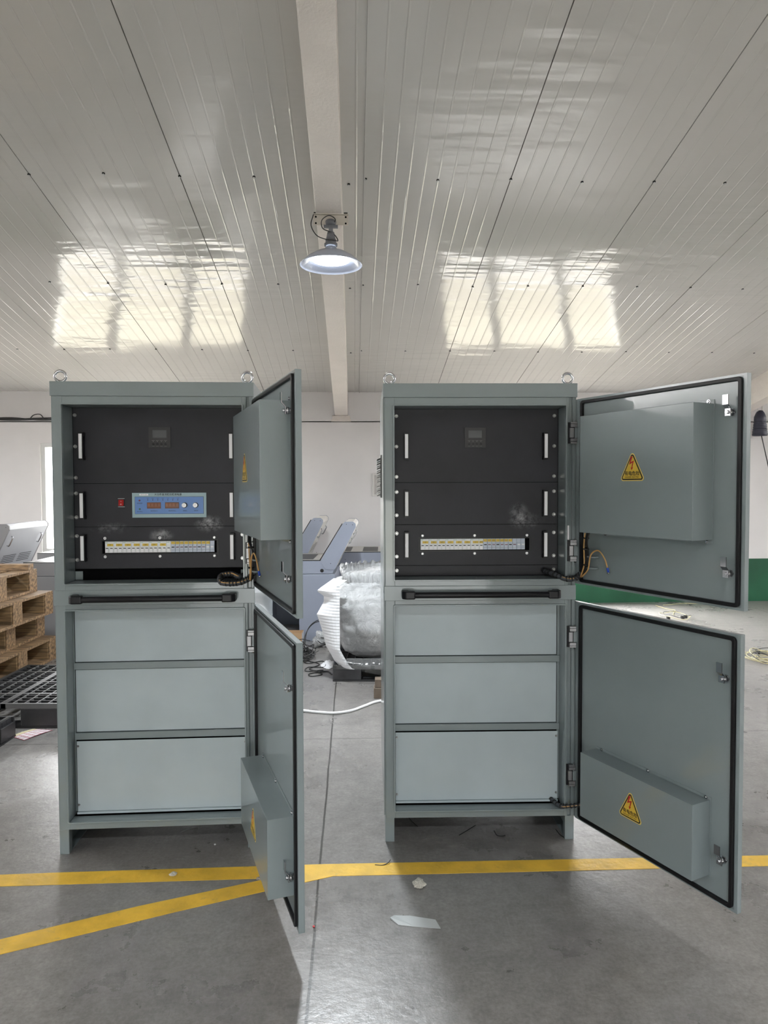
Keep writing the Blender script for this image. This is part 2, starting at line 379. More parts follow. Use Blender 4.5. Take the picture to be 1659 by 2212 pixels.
def ceiling():
    pts = []                                              # (u, dz, mat)
    def panel(a, b):
        n = 10; st = (b - a) / n
        pts.append((a + 0.003, 0.0))
        for k in range(1, n):
            c = a + k * st
            pts.extend([(c - 0.0065, 0), (c - 0.003, -0.0018), (c + 0.003, -0.0018), (c + 0.0065, 0)])
        pts.append((b - 0.003, 0.0)); pts.append((b - 0.0025, 0.012)); pts.append((b + 0.0025, 0.012))
    ss = sorted(SEAMS)
    for a, b in zip(ss[:-1], ss[1:]):
        if b - a < 0.5:                                   # the narrow closing strip beside the beam, lapped at its right edge
            pts.extend([(a + 0.003, 0), (0.02, 0), (0.024, -0.003), (0.03, -0.003), (0.034, 0), (b - 0.008, 0), (b - 0.006, -0.009), (b + 0.002, -0.009), (b + 0.0025, 0.0)])
        else: panel(a, b)
    vs = []; fs = []; vv = [VF + (V0 + 0.02 - VF) * i / 90 for i in range(91)]
    for v in vv:
        for (u, d) in pts:
            vs.append((u, v, ceil_z(v) + d))
    k = len(pts)
    mb = MB(); fs = []; fd = []
    for i in range(90):
        for j in range(k - 1):
            q = (i * k + j, i * k + j + 1, (i + 1) * k + j + 1, (i + 1) * k + j)
            (fd if pts[j][1] > 0.01 and pts[j + 1][1] > 0.01 else fs).append(q)
    mb.raw(vs, fs, CEIL, False); si = mb.mi(SEAM)
    for q in fd: mb.f.append(list(q)); mb.m.append(si); mb.sm.append(False)
    o = struct(mb.build('ceiling', rot=(0, 0, TH)))
    # roof skin above, closes the hall
    sc = MB().cyl((0, 0, -0.007), (0, 0, 1), 0.0095, 0.005, DARK, 10).cyl((0, 0, -0.012), (0, 0, 1), 0.006, 0.006, STEEL, 8).build('roof_screw', o)
    first = True
    spots = []
    for v in (4.705, 6.16, 7.63):
        for k_ in range(-9, 11):
            u = 0.085 + 0.4785 * k_ if k_ > 0 else -0.155 + 0.4775 * k_
            if k_ == 0: u = -0.245
            if abs(u) > 0.56 * v + 0.5: continue
            spots.append((u, v + random.uniform(-0.02, 0.02)))
        spots.append((0.09, v)); spots.append((-0.02, v + 0.06))
    for (u, v) in spots:
        c = sc if first else sc.copy()
        if not first: COL.objects.link(c); c.parent = o
        first = False
        c.location = (u, v, ceil_z(v)); c.rotation_euler = (-math.atan(SL), 0, 0)
    return o
ceiling()

# roof beams
ti = 1
for u0 in (-0.23, 4.87, -5.33):
    mb = MB(); d = 0.30; wdt = 0.165
    vs = []
    for v in (VF, V0):
        z = ceil_z(v)
        vs += [(u0, v, z - d), (u0 + wdt, v, z - d), (u0 + wdt, v, z + 0.02), (u0, v, z + 0.02)]
    mb.raw(vs, [(0, 1, 2, 3), (7, 6, 5, 4), (0, 4, 5, 1), (1, 5, 6, 2), (2, 6, 7, 3), (3, 7, 4, 0)], BEAM)
    struct(mb.build('trim_%d' % ti, rot=(0, 0, TH), bevel=0.003)); ti += 1
    mb = MB().box(u0 - 0.045, u0 + wdt + 0.04, V0 - 0.03, V0 + 0.05, 2.325, 2.352, BEAM).box(u0 - 0.03, u0 + wdt + 0.03, V0 - 0.02, V0 + 0.05, 2.352, 2.40, BEAM)
    struct(mb.build('trim_%d' % ti, rot=(0, 0, TH), bevel=0.003)); ti += 1

# painted yellow lines on the floor (part of the ground)
def line_mat():
    m = mat('line_paint', (0.74, 0.45, 0.04), 0.5, noise_s=10, noise_amt=0.16, bump=0.2, bump_s=40)
    n = m.node_tree; b = n.nodes['Principled BSDF']; N = n.nodes.new; L = n.links.new
    base = b.inputs['Base Color'].links[0].from_socket; t = n.nodes['Texture Coordinate']
    z = N('ShaderNodeTexNoise'); z.inputs['Scale'].default_value = 7; z.inputs['Detail'].default_value = 9; z.inputs['Roughness'].default_value = 0.75; L(t.outputs['Object'], z.inputs['Vector'])
    r = N('ShaderNodeMapRange'); r.inputs['From Min'].default_value = 0.60; r.inputs['From Max'].default_value = 0.70; r.inputs['To Max'].default_value = 0.55; L(z.outputs['Fac'], r.inputs['Value'])
    mx = N('ShaderNodeMix'); mx.data_type = 'RGBA'; mx.inputs['B'].default_value = (0.22, 0.19, 0.13, 1); L(r.outputs[0], mx.inputs['Factor']); L(base, mx.inputs['A']); L(mx.outputs['Result'], b.inputs['Base Color'])
    return m
LINE = line_mat()
def strip(P, h):
    mb = MB(); n = len(P); vs = [(x, y, 0) for x, y in P] + [(x, y, h) for x, y in P]
    mb.raw(vs, [list(range(n - 1, -1, -1)), list(range(n, 2 * n))] + [(i, (i + 1) % n, n + (i + 1) % n, n + i) for i in range(n)], LINE)
    return struct(mb.build('trim_%d' % ti))
strip([(-3.2, 2.555), (-1.451, 2.622), (-0.483, 2.669), (-0.20, 2.684), (1.508, 2.746), (4.0, 2.83), (4.0, 2.91), (1.552, 2.826), (-0.243, 2.771), (-1.263, 2.717), (-1.495, 2.702), (-3.2, 2.63)], 0.0012); ti += 1
strip([(-3.2, 1.62), (-1.24, 2.231), (-0.741, 2.457), (-0.443, 2.585), (-0.20, 2.684), (-0.33, 2.69), (-0.48, 2.655), (-0.883, 2.492), (-1.281, 2.306), (-3.2, 1.71)], 0.0016); ti += 1

# ------------------------------------------------------------------ pendant lamps
def pendant(label, u, v, energy):
    P = B(u, v, ceil_z(v) - 0.30)
    t = thing('pendant_lamp', label, 'lamp', P, TH)
    GREYP = mat('lamp_grey', (0.13, 0.135, 0.15), 0.5)
    BR = mat('bracket_paint', (0.52, 0.48, 0.42), 0.55)
    mb = MB().box(-0.112, 0.112, -0.004, 0.001, -0.062, 0.004, BR).box(-0.112, 0.112, -0.02, 0.001, 0.0, 0.004, BR)
    for x in (-0.095, 0.095):
        for z in (-0.012, -0.052): mb.cyl((x, -0.007, z), (0, 1, 0), 0.006, 0.004, DARK, 10)
        mb.box(x - 0.012, x + 0.012, -0.018, 0.0, 0.004, 0.012, DARK)
    mb.build('bracket', t)
    mb = MB().cyl((0, -0.01, -0.045), (0, -0.25, -1), 0.035, 0.03, GREYP, 20, 0.028).box(-0.045, 0.045, -0.03, -0.005, -0.085, -0.07, GREYP)
    mb.cyl((0, -0.02, -0.12), (0, 0, 1), 0.014, 0.06, GREYP, 14).cyl((0, -0.02, -0.17), (0, 0, 1), 0.033, 0.055, GREYP, 20, 0.022)
    mb.cyl((0, -0.02, -0.19), (0, 0, 1), 0.034, 0.03, GREYP, 20).cyl((0, -0.02, -0.20), (0, 0, 1), 0.042, 0.014, GREYP, 22)
    mb.build('lamp_holder', t)
    mb = MB().tube([(-0.11, -0.01, -0.0), (-0.125, -0.02, -0.07), (-0.09, -0.04, -0.14), (-0.03, -0.055, -0.17), (0.02, -0.055, -0.175), (0.045, -0.03, -0.17), (0.03, -0.03, -0.14), (0.0, -0.04, -0.12), (-0.05, -0.05, -0.1), (-0.055, -0.05, -0.05), (-0.01, -0.05, -0.02), (0.03, -0.04, -0.04), (0.01, -0.02, -0.07)], 0.0032, INK, 6, 5)
    mb.build('power_cord', t)
    SH = mat('lamp_shade', (0.42, 0.45, 0.55), 0.25, metal=0.0, coat=0.5)
    pr = [(0.03, -0.205), (0.045, -0.225), (0.06, -0.232), (0.10, -0.245), (0.15, -0.275), (0.198, -0.318), (0.2, -0.322), (0.197, -0.322), (0.147, -0.280), (0.098, -0.251), (0.03, -0.240)]
    MB().lathe(pr, SH, 40, T((0, -0.02, 0))).build('lamp_shade', t)
    LEDM = mat('led_disc', (1, 1, 1), 0.5, emis=(0.88, 0.95, 1.0), es=7)
    MB().cyl((0, -0.02, -0.292), (0, 0, 1), 0.118, 0.03, LEDM, 32, 0.09).build('led_disc', t)
    l = bpy.data.lights.new('lamp_light', 'AREA'); l.shape = 'DISK'; l.size = 0.22; l.energy = energy; l.spread = R(132 if v < 0 else 166); l.color = (0.90, 0.96, 1.0)
    lo = bpy.data.objects.new('lamp_light', l); COL.objects.link(lo); lo.parent = t; lo.location = (0, -0.02, -0.30)
    return t
pendant('lit dome lamp hanging on its bracket below the middle roof beam', -0.135, 4.60, LAMP_W * 0.8)
for (u, v, lb) in ((-0.135, -2.45, 'dome lamp on the middle beam behind the camera'), (4.95, -2.45, 'added fill lamp, dome type, on the right-hand beam behind the camera'), (-5.25, -2.45, 'added fill lamp, dome type, on the left-hand beam behind the camera'),
                   (4.95, 4.6, 'added dome lamp on the right-hand beam, outside the frame towards the rear wall'), (-5.25, 4.6, 'added dome lamp on the left-hand beam, outside the frame towards the rear wall')):
    pendant(lb, u, v, LAMP_W)  # the side-beam lamps are added out of view to fill the hall with light

# ------------------------------------------------------------------ electrical cabinets
A_IN = dict(W=0.80, D=0.80, zb=0.102, zt=1.868)
def screw_head(r=0.006, m=None):
    return MB().cyl((0, 0, 0), (0, -1, 0), r * 1.25, 0.002, m or STEEL, 14).cyl((0, -0.002, 0), (0, -1, 0), r, 0.003, m or STEEL, 12, r * 0.6)
def place(proto, parent, pts, first=[None]):
    """proto is a mesh object without parent: use it for the first point, copies for the others"""
    for i, p in enumerate(pts):
        c = proto if i == 0 else proto.copy()
        if i: COL.objects.link(c)
        c.parent = parent; c.location = p[:3]
        if len(p) > 3: c.rotation_euler = p[3]

def sign_mesh(name, parent, loc, s=1.0, tilt=0.0, rz=0.0):
    mb = MB(); w2, h = 0.0595, 0.111
    def tri(k, r=0.009):
        # rounded isosceles triangle, inset by k
        a = [(-w2, 0), (w2, 0), (0, h)]
        cx, cz = 0, h * 0.36
        P = []
        for i in range(3):
            p = Vector(a[i]); d1 = (Vector(a[i - 1]) - p).normalized(); d2 = (Vector(a[(i + 1) % 3]) - p).normalized()
            bis = (d1 + d2).normalized(); ang = d1.angle(d2) / 2
            c = p + bis * ((r + k) / math.sin(ang)); rr = r
            n1 = Vector((d1.y, -d1.x)); n2 = Vector((-d2.y, d2.x))
            if n1.dot(bis) > 0: n1 = -n1
            if n2.dot(bis) > 0: n2 = -n2
            for t in range(7):
                q = (n1 * (1 - t / 6) + n2 * (t / 6)).normalized(); P.append(tuple(c + q * rr))
        return P
    y = 0
    for k, m, rr in ((0, SIGNE, 0.010), (0.0035, INK, 0.0075), (0.008, SIGNY, 0.0035)):
        P = tri(k, rr); mb.prism(P, y, y - 0.0006, m); y -= 0.0006
    bolt = [(-0.006, 0.088), (0.003, 0.088), (-0.006, 0.068), (0.009, 0.0735), (0.001, 0.048), (0.005, 0.0495), (-0.002, 0.0385), (-0.006, 0.0495), (-0.0025, 0.0475), (0.002, 0.066), (-0.0135, 0.0585)]
    mb.prism(bolt, y, y - 0.0004, REDINK)
    add_text(mb, '有电危险', 0.0172, INK, T((0, y - 0.0004, 0.0262)), thick=0.0003)
    add_text(mb, 'DANGER! ELECTRIC', 0.0074, INK, T((0, y - 0.0004, 0.0135)), thick=0.0001)
    o = mb.build(name, parent, loc, (0, tilt, rz)); o.scale = (s, 1, s)
    return o

def latch_mesh():
    mb = MB()
    mb.cyl((0, 0.0, 0), (0, -1, 0), 0.0135, 0.004, CHROME, 6).cyl((0, -0.004, 0), (0, -1, 0), 0.010, 0.018, CHROME, 20)
    mb.cyl((0, -0.012, 0), (0, -1, 0), 0.0125, 0.006, CHROME, 6).cyl((0, -0.022, 0), (0, -1, 0), 0.006, 0.009, CHROME, 6)
    X = 0.0105
    def bar(P, th=0.0025):
        mb.raw([(sx * X, y + o, z) for (y, z) in P for sx in (-1, 1) for o in (0, -th)],
               [f for i in range(len(P) - 1) for k in (4 * i,) for f in ((k, k + 2, k + 6, k + 4), (k + 1, k + 5, k + 7, k + 3), (k, k + 4, k + 5, k + 1), (k + 2, k + 3, k + 7, k + 6))] +
               [(0, 1, 3, 2), (4 * len(P) - 4, 4 * len(P) - 2, 4 * len(P) - 1, 4 * len(P) - 3)], CHROME)
    bar([(-0.022, -0.012), (-0.022, 0.012), (-0.034, 0.024), (-0.034, 0.056)])
    return mb

def hinge_mesh():
    mb = MB()
    mb.box(-0.030, -0.004, -0.004, 0.004, -0.044, 0.044, BLACKP)
    mb.box(-0.022, 0.004, -0.016, -0.002, 0.024, 0.036, ZINC).box(-0.022, 0.004, -0.016, -0.002, 0.038, 0.044, ZINC)
    mb.box(-0.022, 0.004, -0.016, -0.002, -0.036, -0.024, ZINC).box(-0.022, 0.004, -0.016, -0.002, -0.044, -0.038, ZINC)
    mb.box(-0.025, -0.010, -0.015, -0.003, -0.020, 0.020, ZINC).box(-0.006, 0.010, -0.013, -0.009, -0.021, 0.021, PAINT)
    mb.cyl((-0.001, -0.010, -0.050), (0, 0, 1), 0.003, 0.100, STEEL, 10)
    return mb

def handle_mesh(h=0.102):
    mb = MB()
    mb.box(-0.0095, 0.0095, -0.033, -0.020, -h / 2 - 0.006, h / 2 + 0.006, BLACKP)
    mb.box(-0.0095, 0.0095, -0.022, 0, -h / 2 - 0.006, -h / 2 + 0.008, BLACKP).box(-0.0095, 0.0095, -0.022, 0, h / 2 - 0.008, h / 2 + 0.006, BLACKP)
    mb.box(-0.0065, 0.0065, -0.035, -0.033, -h / 2, h / 2, WHITE)
    return mb

def cabinet(which, loc, rz, label):
    L = which == 'L'
    W, D = 0.80, 0.80
    cab = thing('electrical_cabinet', label, 'cabinet', loc, rz, None)
    zb, zt = 0.102, 1.868
    # ---- body: walls, front frame around the two openings, jamb liners
    mb = MB()
    mb.box(0, 0.003, 0, D, zb, zt, PAINT).box(W - 0.003, W, 0, D, zb, zt, PAINT).box(0.003, W - 0.003, D - 0.003, D, zb, zt, PAINT)
    mb.box(0.003, W - 0.003, 0.02, D - 0.003, zb, zb + 0.004, PAINT)
    mb.box(0.003, W - 0.003, 0.02, D - 0.003, 1.05, 1.054, PAINT)
    ox0, ox1, oz = 0.043, 0.755, ((0.135, 1.001), (1.112, 1.833))
    fy = 0.0
    mb.box(0.003, ox0, fy, fy + 0.003, zb, zt, PAINT)
    mb.box(ox1, 0.770, fy, fy + 0.003, zb, zt, PAINT)
    mb.box(0.770, 0.773, fy, fy + 0.012, zb, zt, PAINT).box(0.773, 0.785, fy + 0.010, fy + 0.013, zb, zt, PAINT).box(0.785, 0.788, fy, fy + 0.013, zb, zt, PAINT).box(0.788, W - 0.003, fy, fy + 0.003, zb, zt, PAINT)
    mb.box(ox0, ox1, fy, fy + 0.003, zb, oz[0][0], PAINT).box(ox0, ox1, fy, fy + 0.003, oz[0][1], oz[1][0], PAINT).box(ox0, ox1, fy, fy + 0.003, oz[1][1], zt, PAINT)
    for (z0, z1) in oz:      # folded lip and jambs
        mb.ring(rrect(ox0 - 0.007, ox1 + 0.007, z0 - 0.006, z1 + 0.006, 0.007, 3), rrect(ox0, ox1, z0, z1, 0.0025, 3), -0.010, 0.0, PAINT)
        dj = 0.112 if z0 > 1 else 0.085
        mb.box(ox0 - 0.003, ox0, 0.003, dj, z0, z1, PAINT).box(ox1, ox1 + 0.003, 0.003, dj, z0, z1, PAINT)
        mb.box(ox0, ox1, 0.003, dj, z1, z1 + 0.003, PAINT).box(ox0, ox1, 0.003, dj if z0 > 1 else 0.05, z0 - 0.003, z0, PAINT)
    mb.build('cabinet_body', cab, bevel=0.0012)
    MB().box(0.035, 0.765, 0.118, 0.60, 1.06, 1.85, DARK).box(0.035, 0.765, 0.10, 0.60, 0.106, 1.01, DARK).build('interior_shade', cab)  # near-black boxes paint in the shade of the unlit interior
    co = 0.004
    MB().box(-co, W + co, -co, D + co, zt, 1.926, PAINT).build('top_cover', cab, bevel=0.002)
    # horizontal band with push bar
    MB().box(-0.002, W + 0.001, -0.006, 0.0, 1.024, 1.085, PAINT).build('cross_band', cab, bevel=0.0015)
    mb = MB().tube([(0.10, -0.048, 1.053), (0.70, -0.048, 1.053)], 0.0125, BLACKP, 20, 1)
    for x0, x1, s in ((0.0705, 0.125, 1), (0.7285, 0.674, -1)):
        pr = [(x0, -0.006), (x0, -0.048), (x0 + s * 0.014, -0.062), (x1, -0.062), (x1, -0.036), (x0 + s * 0.03, -0.03), (x0 + s * 0.03, -0.006)]
        n = len(pr); vs = [(x, y, 1.037) for x, y in pr] + [(x, y, 1.070) for x, y in pr]
        mb.raw(vs, [list(range(n)), list(range(2 * n - 1, n - 1, -1))] + [(i, (i + 1) % n, n + (i + 1) % n, n + i) for i in range(n)], BLACKP)
    mb.build('push_bar', cab, bevel=0.005, seg=3)
    # eye bolts
    e = MB().torus((0, 0, 0.0262), 0.0213, 0.0056, CHROME).cyl((0, 0, 0), (0, 0, 1), 0.0125, 0.004, STEEL, 18).cyl((0, 0, 0.003), (0, 0, 1), 0.008, 0.006, STEEL, 14).build('eye_bolt')
    place(e, cab, [(0.024, 0.04, 1.926, (0, 0, R(8) if L else 0)), (0.774, 0.04, 1.926, (0, 0, R(-14) if L else R(6)))])
    # base channels
    for s in (0, 1):
        mb = MB(); x0 = 0 if s == 0 else W - 0.038; x1 = x0 + 0.038; xo = x0 if s == 0 else x1 - 0.003
        mb.box(x0, x1, 0.001, 0.004, 0, zb, PAINT).box(xo, xo + 0.003, 0.004, D, 0, zb, PAINT).box(x0, x1, 0.004, D, 0, 0.003, PAINT).box(x0, x1, 0.004, D, zb - 0.003, zb, PAINT)
        xi = x1 - 0.003 if s == 0 else x0
        mb.box(xi, xi + 0.003, 0.004, 0.035, 0, zb, PAINT)
        mb.build('base_channel', cab, bevel=0.002)
    # side panels with a louvre on the left flank
    MB().box(-0.004, 0, 0.012, D - 0.01, 0.11, 1.05, PAINT).box(-0.004, 0, 0.012, D - 0.01, 1.06, zt - 0.004, PAINT).build('side_panel', cab)
    VG = mat('vent_grey', (0.18, 0.18, 0.18), 0.5)
    mb = MB().box(-0.010, -0.004, 0.30, 0.52, 1.45, 1.645, VG)
    for k in range(17):
        z = 1.462 + k * 0.0105
        mb.raw([(-0.010, 0.31, z), (-0.010, 0.51, z), (-0.026, 0.51, z - 0.006), (-0.026, 0.31, z - 0.006), (-0.010, 0.31, z + 0.002), (-0.010, 0.51, z + 0.002), (-0.026, 0.51, z - 0.004), (-0.026, 0.31, z - 0.004)],
               [(0, 1, 2, 3), (7, 6, 5, 4), (0, 4, 5, 1), (1, 5, 6, 2), (2, 6, 7, 3), (3, 7, 4, 0)], BRK if k % 2 else VG)
    mb.build('side_vent', cab)

    # ---- upper bay: black rack fronts
    dp = 0.112; BL = BLK_L if L else BLK_R
    rows = [(1.5185, 1.832), (1.3365, 1.5165), (1.1595, 1.3345)]
    panels = []
    win = (0.1502, 0.639, 1.2179, 1.2801)
    for k, (z0, z1) in enumerate(rows):
        mb = MB()
        x0, x1 = 0.0445, 0.7535
        if k == 2:
            a, b, c, d = win
            mb.box(x0, a, dp, dp + 0.003, z0, z1, BL).box(b, x1, dp, dp + 0.003, z0, z1, BL).box(a, b, dp, dp + 0.003, z0, c, BL).box(a, b, dp, dp + 0.003, d, z1, BL)
        else: mb.box(x0, x1, dp, dp + 0.003, z0, z1, BL)
        if k == 2:
            mb.ring([(a, c), (b, c), (b, d), (a, d)], [(a + 0.006, c + 0.005), (b - 0.009, c + 0.005), (b - 0.009, d - 0.005), (a + 0.006, d - 0.005)], dp - 0.003, dp + 0.012, BLACKP)
            mb.box(a, b, dp + 0.014, dp + 0.016, c, d, DARK)
        p = mb.build('front_panel', cab); panels.append(p)
    if not L: panels.append(MB().box(0.0445, 0.7535, dp, dp + 0.003, 1.114, 1.1575, BL).build('front_panel', cab))
    else:
        MB().box(0.044, 0.075, 0.108, 0.111, 1.114, 1.150, PAINT).build('rail_bracket', cab, bevel=0.001)
        MB().box(0.73, 0.752, 0.108, 0.111, 1.114, 1.150, PAINT).build('rail_bracket', cab, bevel=0.001)
    hz = [1.672, 1.4258, 1.2485]
    for k in range(3):
        h = handle_mesh(0.102).build('rack_handle')
        place(h, panels[k], [(0.0975 if not L else 0.084, dp, hz[k]), (0.6945 if not L else 0.6975, dp, hz[k])])
    sp = [[1.8023, 1.672, 1.5419], [1.4767, 1.3765], [1.2978, 1.1977], [1.1371]]
    for k, p in enumerate(panels):
        s_ = screw_head().build('screw')
        place(s_, p, [(0.0555 if not L else 0.052, dp, z) for z in sp[k]] + [(0.7375, dp, z + 0.001) for z in sp[k]])
    # charge controller display in the top unit
    mx = 0.0 if not L else 0.004
    mb = MB().box(0.3495 + mx, 0.4400 + mx, dp - 0.004, dp, 1.6675, 1.7525, mat('meter_body', (0.012, 0.012, 0.014), 0.45))
    LCD = mat('lcd', (0.10, 0.105, 0.11), 0.15)
    mb.box(0.3655 + mx, 0.4235 + mx, dp - 0.0045, dp - 0.004, 1.7085, 1.7405, LCD)
    for x in (0.3685, 0.3855, 0.402, 0.419):
        mb.cyl((x + mx, dp - 0.004, 1.682), (0, -1, 0), 0.005, 0.003, BLACKP, 14)
        mb.box(x - 0.0015 + mx, x + 0.0015 + mx, dp - 0.0045, dp - 0.004, 1.6915, 1.6935, mat('mark_grey', (0.22, 0.22, 0.22), 0.5))
        mb.box(x - 0.006 + mx, x + 0.006 + mx, dp - 0.0045, dp - 0.004, 1.6965, 1.6972, mat('mark_grey', (0, 0, 0)))
        mb.box(x - 0.005 + mx, x + 0.005 + mx, dp - 0.0045, dp - 0.004, 1.6725, 1.6732, mat('mark_grey', (0, 0, 0)))
    mb.build('display_meter', panels[0], bevel=0.0008)
    # breakers and fuse holders on the rail of the third unit
    by = dp + 0.003; z0, z1 = 1.2255, 1.2735; xs = 0.1585 if not L else 0.1655
    m_w = 0.01818
    def breaker(n, lab):
        mb = MB(); w_ = m_w * n - 0.0006
        mb.box(0, w_, 0, 0.01, 0, z1 - z0, BRK)
        for k in range(n):
            x = k * m_w
            mb.box(x + 0.003, x + m_w - 0.003, -0.005, 0, 0.002, 0.018, WHITE).box(x + 0.004, x + m_w - 0.004, -0.0055, -0.004, 0.0175, 0.0205, INK)
        if lab is not None:
            mb.box(0.009 if n > 1 else 0.001, min(w_ - 0.002, 0.034) if n > 1 else w_ - 0.001, -0.0008, 0, 0.028, 0.038, YEL)
            add_text(mb, lab, 0.0062, INK, T(((0.0215 if n > 1 else 0.009), -0.001, 0.0332)))
        mb.box(0.001, 0.012, -0.0006, 0, 0.042, 0.0435, mat('green_print', (0.2, 0.45, 0.3), 0.5))
        return mb
    for k in range(8):
        n = 2 if k < 7 else 1
        lab = 'QF' if k == 0 else ('QF%d' % k if k < 7 or not L else None)
        breaker(n, lab).build('circuit_breaker', panels[2], (xs + m_w * 2 * k, by, z0), bevel=0.0005, seg=1)
    for k in range(10):
        mb = MB(); w_ = m_w - 0.0007; H = z1 - z0
        mb.box(0, w_, 0.001, 0.01, 0, H, FUSE).box(0.0005, w_ - 0.0005, -0.003, 0.001, 0.001, 0.031, FUSE)
        mb.box(0.003, w_ - 0.003, -0.0035, -0.003, 0.020, 0.0245, (FUSEW if k % 3 else INK) if k < 8 else WHITE).box(0.001, w_ - 0.001, -0.0035, -0.003, 0.0095, 0.0102, INK)
        lim = 9 if L else 7
        if k < lim:
            mb.box(0.001, w_ - 0.001, -0.0002, 0.001, 0.0345, 0.0455, YEL); add_text(mb, 'FU%d' % (k + 1), 0.0058, INK, T((w_ / 2, -0.0004, 0.040)))
        mb.build('fuse_holder', panels[2], (xs + m_w * (15 + k), by, z0), bevel=0.0004, seg=1)
    wsc = MB().cyl((0, 0, 0), (0, -1, 0), 0.0058, 0.003, WHITE, 16).cyl((0, -0.003, 0), (0, -1, 0), 0.003, 0.001, STEEL, 8).build('white_screw')
    place(wsc, panels[2], [(x, dp, z) for z in (1.2875, 1.2098) for x in (0.167, 0.393, 0.620)])
    if L:
        # power supply face and rocker switch in the middle unit
        pf = MB(); BLU = mat('face_blue', (0.105, 0.235, 0.55), 0.35); CY = mat('face_pale', (0.32, 0.46, 0.50), 0.35)
        x0, x1, z0, z1 = 0.2815, 0.5885, 1.3735, 1.4775
        pf.box(x0, x1, dp - 0.003, dp, z0, z1, CY).box(x0 + 0.011, x1 - 0.011, dp - 0.0035, dp - 0.003, z0 + 0.015, z1 - 0.016, INK).box(x0 + 0.012, x1 - 0.012, dp - 0.004, dp - 0.0035, z0 + 0.016, z1 - 0.017, BLU)
        yq = dp - 0.0045
        add_text(pf, '大功率直流稳压稳流电源', 0.0103, INK, T((0.430, dp - 0.0034, 1.4697)), thick=0.00015)
        pf.box(0.312, 0.348, dp - 0.0034, dp - 0.003, 1.4665, 1.4735, WHITE)
        add_text(pf, '60V/10-30A', 0.0052, INK, T((0.330, dp - 0.0038, 1.470)))
        BRN = mat('segment_window', (0.17, 0.045, 0.012), 0.2); SEG = mat('segment_dim', (0.26, 0.09, 0.03), 0.3)
        for xa in (0.343, 0.4175):
            pf.box(xa, xa + 0.0575, dp - 0.0050, dp - 0.004, 1.4115, 1.4375, INK).box(xa + 0.001, xa + 0.0565, dp - 0.0054, dp - 0.005, 1.4125, 1.4365, BRN)
            add_text(pf, '8.8.8.8', 0.020, SEG, T((xa + 0.029, dp - 0.0056, 1.4245)))
        for i in range(7):
            x = 0.3465 + i * 0.0207
            pf.cyl((x, dp - 0.004, 1.4475), (0, -1, 0), 0.0020, 0.002, mat('led_blue_dark', (0.01, 0.02, 0.12), 0.3), 10)
            add_text(pf, ('保护', '输出', '稳压', '稳流', '过压', '过流', '过热')[i], 0.0042, INK, T((x, yq, 1.4535)))
        pf.cyl((0.3125, dp - 0.004, 1.4455), (0, -1, 0), 0.0035, 0.002, INK, 14).cyl((0.3125, dp - 0.006, 1.4455), (0, -1, 0), 0.0023, 0.001, REDINK, 12)
        pf.cyl((0.3130, dp - 0.004, 1.4095), (0, -1, 0), 0.0035, 0.002, INK, 14).cyl((0.3130, dp - 0.006, 1.4095), (0, -1, 0), 0.0023, 0.001, mat('led_green', (0.02, 0.25, 0.06), 0.3), 12)
        for s, x, z in (('故障报警', 0.313, 1.4335), ('启动/停止', 0.313, 1.3985), ('输出电压(V)', 0.372, 1.4015), ('输出电流(A)', 0.4465, 1.4015), ('调电压', 0.500, 1.4015), ('调电流', 0.546, 1.4015)):
            add_text(pf, s, 0.0056, INK, T((x, yq, z)))
        pf.build('power_supply_face', panels[1])
        for x in (0.4985, 0.5445):
            MB().cyl((x, dp - 0.004, 1.425), (0, -1, 0), 0.0115, 0.004, BLACKP, 24).cyl((x, dp - 0.008, 1.425), (0, -1, 0), 0.0092, 0.010, CHROME, 24).cyl((x, dp - 0.018, 1.425), (0, -1, 0), 0.0085, 0.0005, WHITE, 24).build('adjust_knob', panels[1])
        rs = MB().box(0.2238, 0.2505, dp - 0.003, dp, 1.4195, 1.4535, BLACKP).box(0.2235, 0.2508, dp - 0.004, dp, 1.4525, 1.4545, ZINC).box(0.2235, 0.2508, dp - 0.004, dp, 1.4185, 1.4205, ZINC)
        RED = mat('switch_red', (0.40, 0.01, 0.01), 0.25)
        rs.raw([(0.2265, dp - 0.003, 1.4235), (0.2475, dp - 0.003, 1.4235), (0.2475, dp - 0.003, 1.4495), (0.2265, dp - 0.003, 1.4495), (0.2265, dp - 0.010, 1.4240), (0.2475, dp - 0.010, 1.4240), (0.2475, dp - 0.006, 1.4490), (0.2265, dp - 0.006, 1.4490)],
               [(0, 1, 5, 4), (1, 2, 6, 5), (2, 3, 7, 6), (3, 0, 4, 7), (4, 5, 6, 7)], RED)
        add_text(rs, 'O', 0.006, WHITE, T((0.237, dp - 0.0106, 1.4300))); add_text(rs, 'I', 0.006, WHITE, T((0.237, dp - 0.0085, 1.4420)))
        rs.build('rocker_switch', panels[1])

    # ---- lower bay: three sheet panels and two rails
    y = 0.075
    px0, px1 = (0.049, 0.7535) if L else (0.0445, 0.742)
    ya = 0.078
    MB().box(px0, px1, ya, ya + 0.002, 0.7745, 1.001, PANEL).build('blank_panel', cab)
    MB().box(px0, px1, ya, ya + 0.002, 0.4795, 0.7405, PANEL).build('blank_panel', cab)
    bx0, bx1 = (0.054, 0.7535) if L else (0.046, 0.7445)
    o = MB().box(bx0, bx1, 0.060, 0.062, 0.150, 0.446, PANEL).box(bx0, bx1, 0.050, 0.060, 0.142, 0.150, PANEL).build('blank_panel', cab, bevel=0.001)
    s_ = screw_head(0.004).build('screw'); place(s_, o, [(x, 0.060, z) for x in (bx0 + 0.005, bx1 - 0.006) for z in (0.425, 0.178)])
